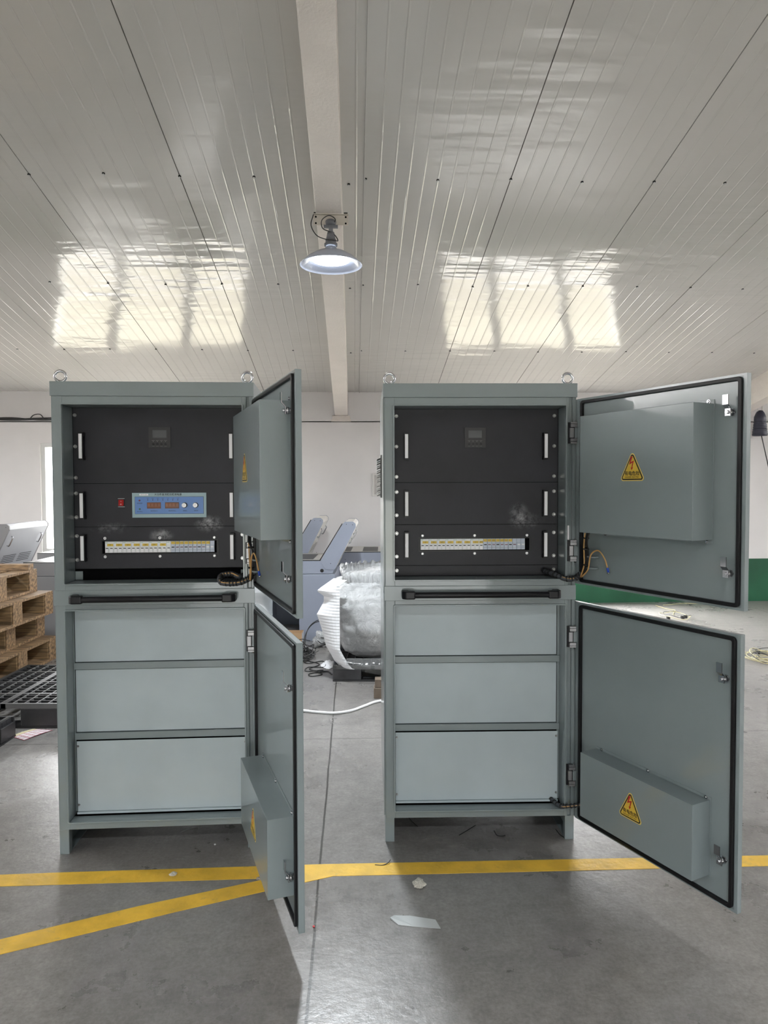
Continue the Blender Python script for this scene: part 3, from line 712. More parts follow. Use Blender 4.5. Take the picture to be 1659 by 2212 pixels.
    for z0, z1 in ((0.7435, 0.7715), (0.4485, 0.4765)):
        MB().box(0.0435, 0.7545, 0.070, 0.082, z0, z1, PAINT).box(0.0435, 0.7545, 0.082, 0.10, z1 - 0.002, z1, PAINT).build('divider_rail', cab, bevel=0.0015)
    if L: MB().box(0.0435, 0.047, 0.074, 0.080, 0.145, 1.001, PAINT).build('corner_post', cab)
    else: MB().box(0.7445, 0.7545, 0.076, 0.080, 0.145, 1.001, PAINT).build('corner_post', cab)

    # ---- doors
    DL = 0.768; aU, aL_ = (1.2214, 1.22378) if L else (1.08603, 1.10374)
    hm = hinge_mesh()
    for nm, a, z0, z1, zl, bx, sg, hzs in (
            ('upper_door', aU, 1.093, 1.859, (1.737, 1.2105), (0.125 if not L else 0.15, 0.648 if not L else 0.712, 0.10, 1.317 if not L else 1.334, 1.773 if not L else 1.769), (0.392 if not L else 0.42, 1.517), (1.72, 1.23)),
            ('lower_door', aL_, 0.1006, 1.0177, (0.865, 0.2575), (0.125 if not L else 0.15, 0.66 if not L else 0.705, 0.085, 0.178 if not L else 0.19, 0.436 if not L else 0.448), (0.39 if not L else 0.44, 0.273), (0.869, 0.282))):
        rot = -(a + rz)
        dm = MB()
        dm.box(0.0, DL, 0.0185, 0.020, z0, z1, PAINT).box(-0.021, 0.0, 0.0065, 0.020, z0, z1, PAINT)
        dm.box(0.0145, DL - 0.0135, 0.002, 0.0185, z0 + 0.009, z1 - 0.009, PAINT)
        dm.ring([(0, z0), (DL, z0), (DL, z1), (0, z1)], [(0.0145, z0 + 0.009), (DL - 0.0135, z0 + 0.009), (DL - 0.0135, z1 - 0.009), (0.0145, z1 - 0.009)], 0.0, 0.0185, PAINT)
        d = dm.build(nm, cab, (0.80, -0.0105, 0), (0, 0, rot), bevel=0.001)
        dm = None
        g = MB().ring(rrect(0.0265, DL - 0.0145, z0 + 0.0095, z1 - 0.0095, 0.014), rrect(0.0395, DL - 0.0275, z0 + 0.0225, z1 - 0.0225, 0.006), -0.009, 0.002, RUBBER)
        g.build('gasket', d, bevel=0.002)
        la = latch_mesh().build('latch'); place(la, d, [(0.715, 0.002, z) for z in zl])
        t0, t1, p, b0, b1 = bx
        hb = MB().box(t0, t1, -p, 0.0015, b0, b1, PAINT)
        if nm == 'lower_door': hb.box(t0, t1 + 0.006, -0.001, 0.0015, b1, b1 + 0.011, PAINT).box(t1, t1 + 0.006, -0.001, 0.0015, b0 - 0.004, b1 + 0.008, PAINT)
        else: hb.box(t0, t1 + 0.002, -0.001, 0.0015, b0 - 0.014, b1 + 0.014, PAINT)
        hb.build('cover_box', d, bevel=0.0012)
        sc_ = screw_head(0.0055, CHROME).build('screw')
        if nm == 'lower_door': place(sc_, d, [(t0 + 0.03, -0.001, b1 + 0.005), ((t0 + t1) / 2, -0.001, b1 + 0.005), (t1 - 0.015, -0.001, b1 + 0.005)])
        else: place(sc_, d, [(t1 - 0.02, -0.001, b1 + 0.008), (t1 - 0.02, -0.001, b0 - 0.008), (t0 + 0.04, -0.001, b0 - 0.008)])
        sign_mesh('warning_sign', d, (sg[0], -p - 0.0005, sg[1]))
        hi = hm.build('hinge') if nm == 'upper_door' else None
        if hi: hp = hi
        for i, z in enumerate(hzs):
            c = hp if (nm == 'upper_door' and i == 0) else hp.copy()
            if c is not hp: COL.objects.link(c)
            c.parent = cab; c.location = (0.795, -0.004, z)
        if nm == 'upper_door':   # wiring fixed to the door
            wm = MB(); TAN = mat('tan_wire', (0.50, 0.29, 0.10), 0.5); 
            for k in range(5): wm.tube([(0.10 + 0.004 * k, -0.03, b0 + 0.02), (0.085 + 0.005 * k, -0.028 - 0.003 * k, b0 - 0.04), (0.075 + 0.004 * k, -0.02, b0 - 0.09), (0.07 + 0.003 * k, -0.02, z0 + 0.07), (0.05, -0.02, z0 + 0.03)], 0.0028, INK, 6, 5)
            wm.tube([(0.09, -0.036, b0), (0.08, -0.034, b0 - 0.06), (0.078, -0.03, z0 + 0.09), (0.055, -0.026, z0 + 0.035)], 0.003, TAN, 6, 5)
            wm.tube([(0.06, -0.026, z0 + 0.035), (0.10, -0.03, z0 + 0.07), (0.115, -0.03, z0 + 0.13), (0.15, -0.025, z0 + 0.15), (0.18, -0.02, z0 + 0.12), (0.19, -0.015, z0 + 0.085)], 0.003, TAN, 6, 5)
            wm.cyl((0.19, -0.015, z0 + 0.085), (0.1, 0.2, -1), 0.0045, 0.018, mat('blue_sleeve', (0.02, 0.08, 0.5), 0.4), 10)
            wm.cyl((0.192, -0.011, z0 + 0.067), (0.1, 0.2, -1), 0.006, 0.004, CHROME, 10)
            for zz in (b0 - 0.03, b0 - 0.075, z0 + 0.085): wm.cyl((0.083, -0.026, zz), (0.1, 0, 1), 0.013, 0.005, INK, 12)
            for zz in (z0 + 0.12, z0 + 0.075): wm.tube([(0.125, 0.0, zz), (0.125, -0.02, zz), (0.09, -0.024, zz)], 0.0035, PAINT, 8, 3)
            wm.build('wiring', d)
    # looms between body and doors
    LOOM = mat('spiral_wrap', (0.055, 0.06, 0.07), 0.4); TAN = MATS['tan_wire']
    def loom(P, r, name):
        mb = MB(); mb.tube(P, r, LOOM, 10, 8)
        Q = [Vector(p) for p in P]
        for i in range(len(Q) - 1):
            for t in (0.1, 0.4, 0.7):
                c = Q[i].lerp(Q[i + 1], t); dd = (Q[i + 1] - Q[i]).normalized()
                mb.cyl(c - dd * 0.003, dd, r * 1.22, 0.006, INK, 10)
        mb.tube([p + Vector((0, -r * 0.8, r * 0.35)) for p in Q], 0.0028, TAN, 6, 6)
        return mb.build(name, cab)
    if L: loom([(0.752, 0.10, 1.128), (0.735, 0.03, 1.128), (0.70, 0.03, 1.142), (0.66, 0.02, 1.135), (0.665, -0.015, 1.113), (0.70, -0.025, 1.108), (0.745, -0.03, 1.112), (0.785, -0.03, 1.13), (0.805, -0.055, 1.16)], 0.0105, 'cable_loom')
    else: loom([(0.69, 0.09, 1.135), (0.715, 0.03, 1.128), (0.755, -0.02, 1.113), (0.79, -0.035, 1.118), (0.812, -0.05, 1.14)], 0.0105, 'cable_loom')
    if not L: loom([(0.715, 0.06, 0.150), (0.74, 0.0, 0.145), (0.775, -0.025, 0.155), (0.82, -0.055, 0.175)], 0.008, 'cable_loom')
    MB().box(0.766, 0.7725, -0.0008, 0.0, 1.275, 1.335, WHITE).build('barcode_label', cab)
    return cab
cabinet('L', (-1.33137, 2.85289, 0), 0.06671, 'grey-green electrical cabinet on the left, with the blue power supply face and red switch')
cabinet('R', (0.00129, 2.94749, 0), 0.0204, 'grey-green electrical cabinet on the right, black upper bay without a blue face')

# ------------------------------------------------------------------ slant-console desks behind
MB_BLUE = mat('desk_bluegrey', (0.26, 0.285, 0.35), 0.42, noise_s=4, noise_amt=0.03)
MB_BACKLIT = mat('desk_backlit', (0.19, 0.185, 0.19), 0.45)  # darker desk colour with the backlit shade painted in
CREAM = mat('desk_cream', (0.62, 0.60, 0.57), 0.45)
LID_BACKLIT = mat('desk_lid_backlit', (0.40, 0.41, 0.44), 0.4)  # console housing greyed in its colour to look backlit by the window
def desk(xr, y, label, side, lid, console=True, holes=False):
    """xr = top right corner of the slanted console, y = near side"""
    t = thing('console_desk', label, 'desk', (xr, y, 0), 0, 'slant-console desks along the rear wall')
    Wd = 0.78
    MB().box(-0.56, -0.21, 0, Wd, 0, 0.655, side).build('pedestal', t, bevel=0.004)
    MB().box(-1.25, -0.90, 0, Wd, 0, 0.655, side).build('pedestal', t, bevel=0.004)
    a = MB().prism([(-1.25, 0.66), (-0.235, 0.66), (-0.18, 0.785), (-1.25, 0.785)], 0, Wd, side)
    a.cyl((-0.335, 0.001, 0.69), (0, -1, 0), 0.018, 0.002, INK, 20)
    a.build('apron', t, bevel=0.003)
    top = MB().box(-1.25, -0.345, 0.012, Wd - 0.012, 0.785, 0.789, mat('desk_top', (0.30, 0.29, 0.27), 0.35)).box(-1.25, -0.343, 0, 0.012, 0.785, 0.793, INK)
    for k in range(3): top.box(-1.20 + 0.3 * k, -1.03 + 0.3 * k, 0.12, 0.66, 0.789, 0.7905, INK)
    top.build('table_top', t)
    if holes: top.box
    if console:
        prof = [(-0.21, 0.70), (-0.004, 1.115), (-0.006, 1.145), (-0.03, 1.166), (-0.105, 1.166), (-0.13, 1.145), (-0.35, 0.785), (-0.30, 0.70)]
        MB().prism([(x * 0.985 - 0.003, z if z < 1 else z - 0.003) for x, z in prof], 0.016, Wd - 0.016, lid).build('console_housing', t, bevel=0.004)
        for y0 in (-0.005, Wd - 0.016):
            mb = MB().prism(prof, y0, y0 + 0.016, side)
            for x, z in ((-0.095, 1.14), (-0.035, 1.135), (-0.15, 0.72), (-0.25, 0.76)): mb.cyl((x, y0, z), (0, -1, 0), 0.004, 0.001, INK, 8)
            mb.build('side_cheek', t, bevel=0.003)
        MB().tube([(-0.355, 0.0, 0.79), (-0.135, 0.0, 1.147)], 0.005, INK, 6, 1).build('edge_trim', t)
        d = Vector((-0.21, 0, 0.70)) - Vector((-0.004, 0, 1.115)); d.normalize(); nrm = Vector((d.z * -1, 0, d.x)); nrm = Vector((0.895, 0, -0.445))
        for yy in (0.09, 0.66):
            c = Vector((-0.035, yy, 1.045))
            MB().tube([c, c + nrm * 0.018 + d * 0.01, c + nrm * 0.018 + d * 0.09, c + d * 0.10], 0.0065, CHROME, 8, 4).build('pull_handle', t)
        v = MB()
        for k in range(5):
            for yy in (0.12, 0.42):
                c = Vector((-0.004, 0, 1.115)) + d * (0.29 + 0.02 * k) + nrm * 0.001
                v.raw([c + Vector((0, yy, 0)), c + Vector((0, yy + 0.24, 0)), c + Vector((0, yy + 0.24, 0)) + d * 0.007, c + Vector((0, yy, 0)) + d * 0.007], [(0, 1, 2, 3)], INK)
        v.build('vent_slots', t)
    return t
desk(-0.27, 6.87, 'blue-grey desk seen side-on between the two cabinets, its slanted console nearest', MB_BLUE, CREAM)
desk(-0.66, 7.72, 'blue-grey desk with slanted console behind the nearest console between the cabinets', MB_BLUE, CREAM)
desk(0.66, 7.75, 'blue-grey desk with black openings in its top, right of the slanted consoles', MB_BLUE, CREAM)
desk(-3.50, 6.63, 'desk darkened as backlit, whose console back with two pull handles shows above the wooden pallets', MB_BACKLIT, LID_BACKLIT)
desk(-2.20, 6.76, 'desk front darkened as backlit behind the pallets at the left cabinet edge', MB_BACKLIT, CREAM)
desk(-2.55, 7.75, 'desk with pale table top farthest back under the left window', MB_BACKLIT, CREAM)

# small things on the wall
WB = mat('wall_box_grey', (0.42, 0.40, 0.38), 0.5)
t = thing('wall_box', 'grey framed switch box on the rear wall beside the right cabinet', 'box', B(0.33, V0, 1.53), TH)
MB().ring([(-0.09, -0.145), (0.09, -0.145), (0.09, 0.145), (-0.09, 0.145)], [(-0.065, -0.12), (0.065, -0.12), (0.065, 0.12), (-0.065, 0.12)], -0.02, 0, CREAM).build('frame', t, bevel=0.003)
MB().box(-0.066, 0.066, -0.008, 0, -0.121, 0.121, WB).build('door', t)
cb = MB()
for k in range(5):
    P = [B(-5.6 + 0.35 * i, V0 - 0.02 + random.uniform(-0.01, 0.01), 2.35 + random.uniform(-0.018, 0.02)) for i in range(8)]
    cb.tube(P, 0.007, INK, 6, 5)
cb.tube([B(-3.98, V0 - 0.03, 2.345), B(-3.93, V0 - 0.03, 2.40), B(-3.85, V0 - 0.03, 2.41), B(-3.80, V0 - 0.03, 2.35)], 0.006, INK, 6, 5)
tag(cb.build('cable_bundle'), 'black cables running along the rear wall ledge at far left', 'cable')

# hanging black bell on the right
t = thing('hanging_pear_weight', 'black ribbed bell-shaped weight hanging from a white hook at far right', 'hoist weight', B(5.18, V0 - 0.12, 2.135), TH)
pr = [(0.0, 0.0), (0.085, 0.0), (0.09, 0.012)]
for k in range(6): pr += [(0.088 - 0.003 * k, 0.03 + 0.03 * k), (0.082 - 0.003 * k, 0.036 + 0.03 * k), (0.087 - 0.003 * k, 0.045 + 0.03 * k)]
pr += [(0.07, 0.24), (0.05, 0.29), (0.03, 0.32), (0.0, 0.325)]
MB().lathe(pr, mat('bell_navy', (0.012, 0.013, 0.03), 0.45), 28).build('bell', t)
MB().tube([(-0.035, 0, 0.31), (-0.035, 0, 0.40), (0.0, 0, 0.43), (0.03, 0, 0.40), (0.03, 0, 0.31)], 0.012, CREAM, 10, 5).tube([(0, 0, 0.43), (0, 0.06, 0.44), (0, 0.13, 0.43)], 0.01, CREAM, 8, 4).build('hook', t)
MB().tube([(0.02, 0, 0.01), (0.09, -0.01, -0.3), (0.16, -0.02, -0.62), (0.25, -0.02, -1.0)], 0.0065, INK, 8, 5).build('cord', t)

# ------------------------------------------------------------------ pallets
WOODE = mat('ply_edge', (0.42, 0.29, 0.14), 0.7, noise_s=5, noise_amt=0.2)
def wood_mat(name, col, sc):
    m = mat(name, col, 0.7); n = m.node_tree; b = n.nodes['Principled BSDF']; N = n.nodes.new; L = n.links.new
    t = N('ShaderNodeTexCoord'); mp = N('ShaderNodeMapping'); mp.inputs['Scale'].default_value = sc; L(t.outputs['Object'], mp.inputs[0])
    z = N('ShaderNodeTexNoise'); z.inputs['Scale'].default_value = 3; z.inputs['Detail'].default_value = 6; L(mp.outputs[0], z.inputs['Vector'])
    r = N('ShaderNodeValToRGB'); r.color_ramp.elements[0].position = 0.35; r.color_ramp.elements[1].position = 0.65
    r.color_ramp.elements[0].color = (*[c * 0.35 for c in col], 1); r.color_ramp.elements[1].color = (*[c * 1.25 for c in col], 1)
    L(z.outputs['Fac'], r.inputs[0]); L(r.outputs[0], b.inputs['Base Color']); return m
PLY = wood_mat('laminated_block', (0.25, 0.16, 0.075), (1.5, 1.5, 36))
DECK = wood_mat('deck_board', (0.30, 0.19, 0.10), (3, 14, 14))
def wooden_pallet(x, y, z, rot, label):
    t = thing('wooden_pallet', label, 'pallet', (x, y, z), rot, 'stack of wooden pallets at far left')
    D_ = 1.22                                # origin: front right corner; extends -x, +y
    for yy in (0.0, 0.55, 1.07):
        for x0, x1 in ((-0.33, 0.0), (-0.78, -0.50), (-1.15, -0.95)):
            MB().box(x0, x1 - 0.012, yy, yy + 0.14, 0.022, 0.178, PLY).build('block', t, bevel=0.002)
            if x1 == 0.0: MB().box(x1 - 0.010, x1, yy + 0.01, yy + 0.15, 0.022, 0.178, DECK).build('side_cleat', t, bevel=0.001)
    for k in range(7): MB().box(-0.13 - 0.17 * k, -0.17 * k, -0.02, D_, 0.178, 0.198, DECK).build('deck_board', t, bevel=0.002)
    for x0 in (-0.22, -0.74, -1.15): MB().box(x0, x0 + (0.225 if x0 > -0.3 else 0.18), -0.01, D_ - 0.01, 0.0, 0.022, DECK).build('skid_board', t, bevel=0.002)
    return t
zz = 0.0
for k, (x, y, r_) in enumerate(((-2.90, 5.02, 0.0), (-3.00, 5.06, 0.02), (-2.945, 5.03, -0.01), (-3.03, 5.00, 0.02))):
    wooden_pallet(x, y, zz, r_, ('wooden pallet with laminated blocks, lowest of the stack at far left', 'wooden pallet second from the floor in the stack at far left', 'wooden pallet second from the top in the stack at far left', 'wooden pallet on top of the stack at far left')[k])
    zz += 0.199
o = MB().box(-1.0, 0, 0, 0.10, 0, 0.05, DECK).build('loose_board', loc=(-3.05, 6.06, zz), rot=(0, 0, 0.03), bevel=0.002)
tag(o, 'short loose timber lying on the top wooden pallet', 'board')

BP = mat('pallet_black', (0.022, 0.022, 0.024), 0.42, noise_s=8, noise_amt=0.4)
BPE = mat('pallet_worn', (0.10, 0.10, 0.10), 0.4)
def plastic_pallet(x, y, w_, d_, rot, label, h=0.155):
    t = thing('plastic_pallet', label, 'pallet', (x, y, 0), rot)
    mb = MB()
    for k in range(18): mb.box(0.01, w_ - 0.01, 0.02 + k * (d_ - 0.04) / 17 - 0.003, 0.02 + k * (d_ - 0.04) / 17 + 0.003, h - 0.03, h - 0.002, BP)
    for k in range(16): mb.box(0.02 + k * (w_ - 0.04) / 15 - 0.003, 0.02 + k * (w_ - 0.04) / 15 + 0.003, 0.01, d_ - 0.01, h - 0.03, h, BPE)
    for a in (0.0, 0.28, 0.68, 0.96):
        mb.box(w_ * a, w_ * a + 0.03, 0, d_, h - 0.03, h, BP)
    for a in (0.0, 0.22, 0.5, 0.78, 0.975): mb.box(0, w_, d_ * a, d_ * a + 0.012, h - 0.03, h + 0.0005, BPE if a in (0.0, 0.22) else BP)
    mb.build('top_grid', t)
    for xx in (0.0, w_ / 2 - 0.13, w_ - 0.22):
        for yy in (0.0, d_ / 2 - 0.08, d_ - 0.16):
            MB().box(xx, xx + (0.26 if xx > 0.01 and xx < w_ - 0.3 else 0.22), yy, yy + 0.16, 0.012, h - 0.03, BP).build('foot_block', t, bevel=0.004)
    sk = MB()
    for yy in (0.0, d_ / 2 - 0.06, d_ - 0.12): sk.box(0, w_, yy, yy + 0.12, 0, 0.012, BP)
    for xx in (0.0, w_ / 2 - 0.06, w_ - 0.12): sk.box(xx, xx + 0.12, 0.12, d_ - 0.12, 0, 0.011, BP)
    sk.build('skid', t)
    return t
plastic_pallet(-2.72, 4.385, 1.15, 0.985, 0.0, 'black plastic grid pallet on the floor beside the left cabinet')
plastic_pallet(-3.28, 3.28, 1.05, 0.96, 0.0, 'black plastic pallet corner at the left edge of the photo, nearest the camera', 0.128)
plastic_pallet(-0.40, 5.43, 1.05, 1.0, -0.03, 'black plastic pallet under the plastic-wrapped load', 0.125)

# ------------------------------------------------------------------ wrapped load
def film_mat():
    m = mat('stretch_film', (0.78, 0.79, 0.80), 0.16, spec=0.8, coat=0.6, coat_r=0.06); n = m.node_tree; b = n.nodes['Principled BSDF']; N = n.nodes.new; L = n.links.new
    t = N('ShaderNodeTexCoord')
    a = N('ShaderNodeTexNoise'); a.inputs['Scale'].default_value = 7; a.inputs['Detail'].default_value = 9; a.inputs['Roughness'].default_value = 0.65; a.inputs['Distortion'].default_value = 1.6; L(t.outputs['Object'], a.inputs['Vector'])
    v = N('ShaderNodeTexVoronoi'); v.feature = 'DISTANCE_TO_EDGE'; v.inputs['Scale'].default_value = 14; L(a.outputs['Color'], v.inputs['Vector'])
    bp = N('ShaderNodeBump'); bp.inputs['Strength'].default_value = 0.9; bp.inputs['Distance'].default_value = 0.03; L(a.outputs['Fac'], bp.inputs['Height'])
    b2 = N('ShaderNodeBump'); b2.inputs['Strength'].default_value = 0.8; b2.inputs['Distance'].default_value = 0.02; L(v.outputs['Distance'], b2.inputs['Height']); L(bp.outputs[0], b2.inputs['Normal'])
    L(b2.outputs[0], b.inputs['Normal']); L(b2.outputs[0], b.inputs['Coat Normal'])
    r = N('ShaderNodeValToRGB'); r.color_ramp.elements[0].position = 0.35; r.color_ramp.elements[1].position = 0.62
    r.color_ramp.elements[0].color = (0.68, 0.69, 0.70, 1); r.color_ramp.elements[1].color = (0.95, 0.96, 0.97, 1); L(a.outputs['Fac'], r.inputs[0]); L(r.outputs[0], b.inputs['Base Color'])
    return m
FILM = film_mat()
FOAM = mat('foam_sheet', (0.80, 0.80, 0.82), 0.55)
def wrapped():
    t = thing('wrapped_load', 'load wrapped in white foam and clear film on a black pallet, between the cabinets', 'wrapped load', (0.13, 5.95, 0.13))
    mb = MB(); nu, nv = 120, 70; vs = []; fs = []
    ax, ay, az = 0.55, 0.56, 0.33; cz = 0.33
    for j in range(nv + 1):
        ph = -math.pi / 2 + math.pi * j / nv
        for i in range(nu):
            th = 2 * math.pi * i / nu
            def sg(c, p): return math.copysign(abs(c) ** p, c)
            x = ax * sg(math.cos(ph), 0.55) * sg(math.cos(th), 0.6); y = ay * sg(math.cos(ph), 0.55) * sg(math.sin(th), 0.6); z = az * sg(math.sin(ph), 0.6)
            x *= 1 + 0.06 * (z / az); p = Vector((x, y, z))
            nrm = Vector((x / ax ** 2, y / ay ** 2, z / az ** 2)).normalized()
            q = Vector((x * 2.2, y * 2.2, z * 3.5))
            d = 0.05 * noise.noise(q) + 0.03 * (1 - abs(noise.noise(q * 2.3)) * 2) * 0.6 + 0.012 * (1 - 2 * abs(noise.noise(Vector((x * 5, y * 5, z * 22))))) + 0.008 * noise.noise(q * 7)
            if z > 0.25: d += 0.03 * noise.noise(Vector((x * 14, y * 14, 3)))
            p += nrm * d; p.z = max(p.z + cz, 0.002); vs.append(p)
    for j in range(nv):
        for i in range(nu): fs.append((j * nu + i, j * nu + (i + 1) % nu, (j + 1) * nu + (i + 1) % nu, (j + 1) * nu + i))
    mb.raw(vs, fs, FILM, True); mb.build('film_wrap', t)
    # ruffled bubble film edge on top
    mb = MB(); vs = []; fs = []; n = 260
    for i in range(n):
        a = 2 * math.pi * i / n; rr = 1 + 0.03 * math.sin(7 * a)
        px, py = 0.50 * rr * math.copysign(abs(math.cos(a)) ** 0.7, math.cos(a)), 0.50 * rr * math.copysign(abs(math.sin(a)) ** 0.7, math.sin(a))
        h = 0.03 + 0.03 * noise.noise(Vector((px * 4, py * 4, 0))) + 0.01 * math.sin(40 * a)
        w_ = 0.012 * math.sin(75 * a + 3 * noise.noise(Vector((px * 3, py * 3, 2))))
        for k, (f, z) in enumerate(((0.90, 0.52), (0.96, 0.60), (1.0, 0.655 + h), (0.97, 0.66 + h * 1.3))):
            vs.append((px * f + w_ * (k / 3) * math.cos(a), py * f + w_ * (k / 3) * math.sin(a), z))
    for i in range(n):
        for k in range(3): fs.append((i * 4 + k, ((i + 1) % n) * 4 + k, ((i + 1) % n) * 4 + k + 1, i * 4 + k + 1))
    mb.raw(vs, fs, FILM, True); mb.build('ruffled_edge', t)
    # ribbed foam sheet standing off the left flank
    mb = MB(); vs = []; fs = []; nr = 60
    prof = [(-0.655, 0.36), (-0.665, 0.52)]
    for j in range(nr + 1):
        s = j / nr; z = 0.665 - 0.70 * s
        xl = -0.66 + (0.0 if s < 0.15 else 0) + (0.0)
        key = [(0.0, -0.52), (0.10, -0.62), (0.14, -0.655), (0.20, -0.60), (0.26, -0.60), (0.40, -0.655), (0.55, -0.62), (0.75, -0.585), (0.92, -0.52), (1.0, -0.47)]
        for a, b in zip(key[:-1], key[1:]):
            if a[0] <= s <= b[0]: xl = a[1] + (b[1] - a[1]) * (s - a[0]) / (b[0] - a[0])
        rip = 0.004 * math.sin(j * math.pi)
        xr = max(-0.47, xl + 0.11); yl, yr = -0.47, -0.585
        for k in range(7):
            f = k / 6; x = xl + (xr - xl) * f; y = yl + (yr - yl) * math.sin(f * math.pi / 2) + (0.0016 if j % 2 else 0) - (0.0 if z > 0.0 else 0.0)
            vs.append((x, y, max(z, -0.02)))
    for j in range(nr):
        for k in range(6): fs.append((j * 7 + k, j * 7 + k + 1, (j + 1) * 7 + k + 1, (j + 1) * 7 + k))
    mb.raw(vs, fs, FOAM, False); o = mb.build('foam_sheet', t)
    so = o.modifiers.new('thick', 'SOLIDIFY'); so.thickness = 0.004
    # clear film sagging below the load over the pallet edge
    CLR = mat('clear_film', (0.30, 0.30, 0.30), 0.12, spec=0.8, alpha=0.28, bump=1.0, bump_s=14)
    mb = MB(); vs = []; fs = []; n = 40
    for i in range(n + 1):
        s = i / n; x = -0.42 + 1.0 * s
        for k in range(9):
            f = k / 8
            sag = 0.13 * math.sin(math.pi * min(1, s * 1.6)) if s < 0.62 else 0.05
            z = 0.06 - f * (0.06 + 0.5 * sag); y = -0.56 - 0.05 * math.sin(f * math.pi) - 0.03 * sag * 5 * f + 0.012 * noise.noise(Vector((x * 9, f * 4, 0)))
            vs.append((x, y, max(z, -0.118)))
    for i in range(n):
        for k in range(8): fs.append((i * 9 + k, (i + 1) * 9 + k, (i + 1) * 9 + k + 1, i * 9 + k + 1))
    mb.raw(vs, fs, CLR, True); mb.build('sagging_film', t)
wrapped()
o = MB().box(0, 0.22, 0, 0.09, 0, 0.075, mat('old_wood', (0.13, 0.10, 0.075), 0.8, noise_s=9, noise_amt=0.3)).box(0.008, 0.21, 0.005, 0.085, 0.078, 0.135, MATS['old_wood']).build('timber_block', loc=(-0.077, 4.98, 0), bevel=0.003)
tag(o, 'old timber block on the floor in front of the wrapped load', 'timber')

# cables, scraps and litter on the floor
WHT = mat('white_cable', (0.72, 0.72, 0.72), 0.4)
o = MB().tube([(-0.95, 4.86, 0.009), (-0.75, 4.75, 0.009), (-0.544, 4.689, 0.009), (-0.42, 4.65, 0.009), (-0.319, 4.640, 0.009), (-0.22, 4.69, 0.009), (-0.13, 4.80, 0.009), (-0.051, 4.887, 0.009), (0.1, 4.93, 0.009), (0.3, 4.92, 0.009)], 0.009, WHT, 10, 8).build('power_cable')
tag(o, 'white cable curving across the floor between the cabinets', 'cable')
mb = MB(); rnd = random.Random(3)
for k in range(9):
    c = Vector((-0.75 + rnd.uniform(-0.08, 0.04), 6.25 + rnd.uniform(-0.12, 0.12), 0)); P = []
    for i in range(14):
        a = i * 0.9 + k; rr = 0.07 + 0.05 * rnd.random()
        P.append(c + Vector((math.cos(a) * rr * 1.3, math.sin(a) * rr * 1.6, 0.01 + 0.10 * rnd.random() * (1 - i / 16))))
    mb.tube(P, 0.004, INK, 5, 4)
for P in ([(-0.70, 6.1, 0.005), (-0.55, 5.95, 0.005), (-0.62, 5.80, 0.005), (-0.55, 5.72, 0.005), (-0.50, 5.62, 0.005), (-0.58, 5.57, 0.005), (-0.60, 5.64, 0.005), (-0.47, 5.72, 0.005), (-0.42, 5.62, 0.005)],
          [(-0.75, 6.2, 0.005), (-0.66, 5.98, 0.006), (-0.53, 6.05, 0.006), (-0.50, 5.85, 0.006), (-0.63, 5.85, 0.006), (-0.64, 5.72, 0.006), (-0.50, 5.75, 0.006)],
          [(-0.72, 6.3, 0.02), (-0.70, 6.4, 0.2), (-0.62, 6.45, 0.28), (-0.50, 6.42, 0.30), (-0.42, 6.4, 0.29)], [(-0.74, 6.3, 0.02), (-0.71, 6.4, 0.18), (-0.63, 6.45, 0.265), (-0.50, 6.4, 0.28), (-0.42, 6.4, 0.27)],
          [(-0.60, 6.3, 0.13), (-0.55, 6.3, 0.10), (-0.45, 6.3, 0.11)], [(-0.62, 6.3, 0.06), (-0.55, 6.3, 0.09), (-0.45, 6.3, 0.10)]):
    mb.tube(P, 0.004, INK, 6, 6)
tag(mb.build('cable_heap'), 'tangled heap of thin black cables on the floor left of the wrapped load', 'cable')
t = thing('cardboard_box', 'small open cardboard box behind the left cabinet doors', 'box', (-0.87, 6.74, 0), 0.0)
CARD = mat('cardboard', (0.42, 0.27, 0.15), 0.8)
mb = MB().box(-0.09, 0.09, -0.08, 0.08, 0, 0.006, CARD)
for a in ((-0.09, -0.085, -0.08, 0.08), (0.085, 0.09, -0.08, 0.08), (-0.085, 0.085, -0.08, -0.075), (-0.085, 0.085, 0.075, 0.08)): mb.box(*a, 0.006, 0.12, CARD)
mb.build('carton', t)
MB().box(0.0905, 0.0915, -0.08, 0.08, 0.0, 0.118, WHITE).build('white_side', t)
def crumple(name, c, s, m, label, cat, seed, flat=0.3):
    bm = bmesh.new(); bmesh.ops.create_icosphere(bm, subdivisions=4, radius=1)
    for v in bm.verts:
        q = v.co * 1.7 + Vector((seed, 0, 0)); k = 1 + 0.45 * noise.noise(q) + 0.25 * (1 - 2 * abs(noise.noise(q * 2.2)))
        v.co = Vector((v.co.x * s[0], v.co.y * s[1], v.co.z * s[2])) * k
        v.co.z = max(v.co.z + s[2] * 0.8, 0.0005)
    me = bpy.data.meshes.new(name); bm.to_mesh(me); bm.free(); me.materials.append(m)
    for p in me.polygons: p.use_smooth = False
    o = bpy.data.objects.new(name, me); COL.objects.link(o); o.location = c; return tag(o, label, cat)
crumple('plastic_bag', (-0.57, 6.66, 0), (0.085, 0.09, 0.075), FILM, 'crumpled clear plastic bag on the floor behind the wrapped load', 'bag', 2)
crumple('foam_scrap', (-0.475, 5.95, 0), (0.045, 0.12, 0.005), FOAM, 'white foam scrap on the floor at the foot of the wrapped load', 'scrap', 5)
crumple('crumpled_paper', (0.127, 2.622, 0), (0.019, 0.024, 0.008), mat('paper_cream', (0.62, 0.59, 0.52), 0.6), 'crumpled cream scrap of paper on the floor before the right cabinet', 'scrap', 8)
crumple('paper_scrap', (-0.822, 2.70, 0), (0.012, 0.012, 0.004), MATS['paper_cream'], 'tiny white paper scrap on the yellow line by the left cabinet', 'scrap', 11)
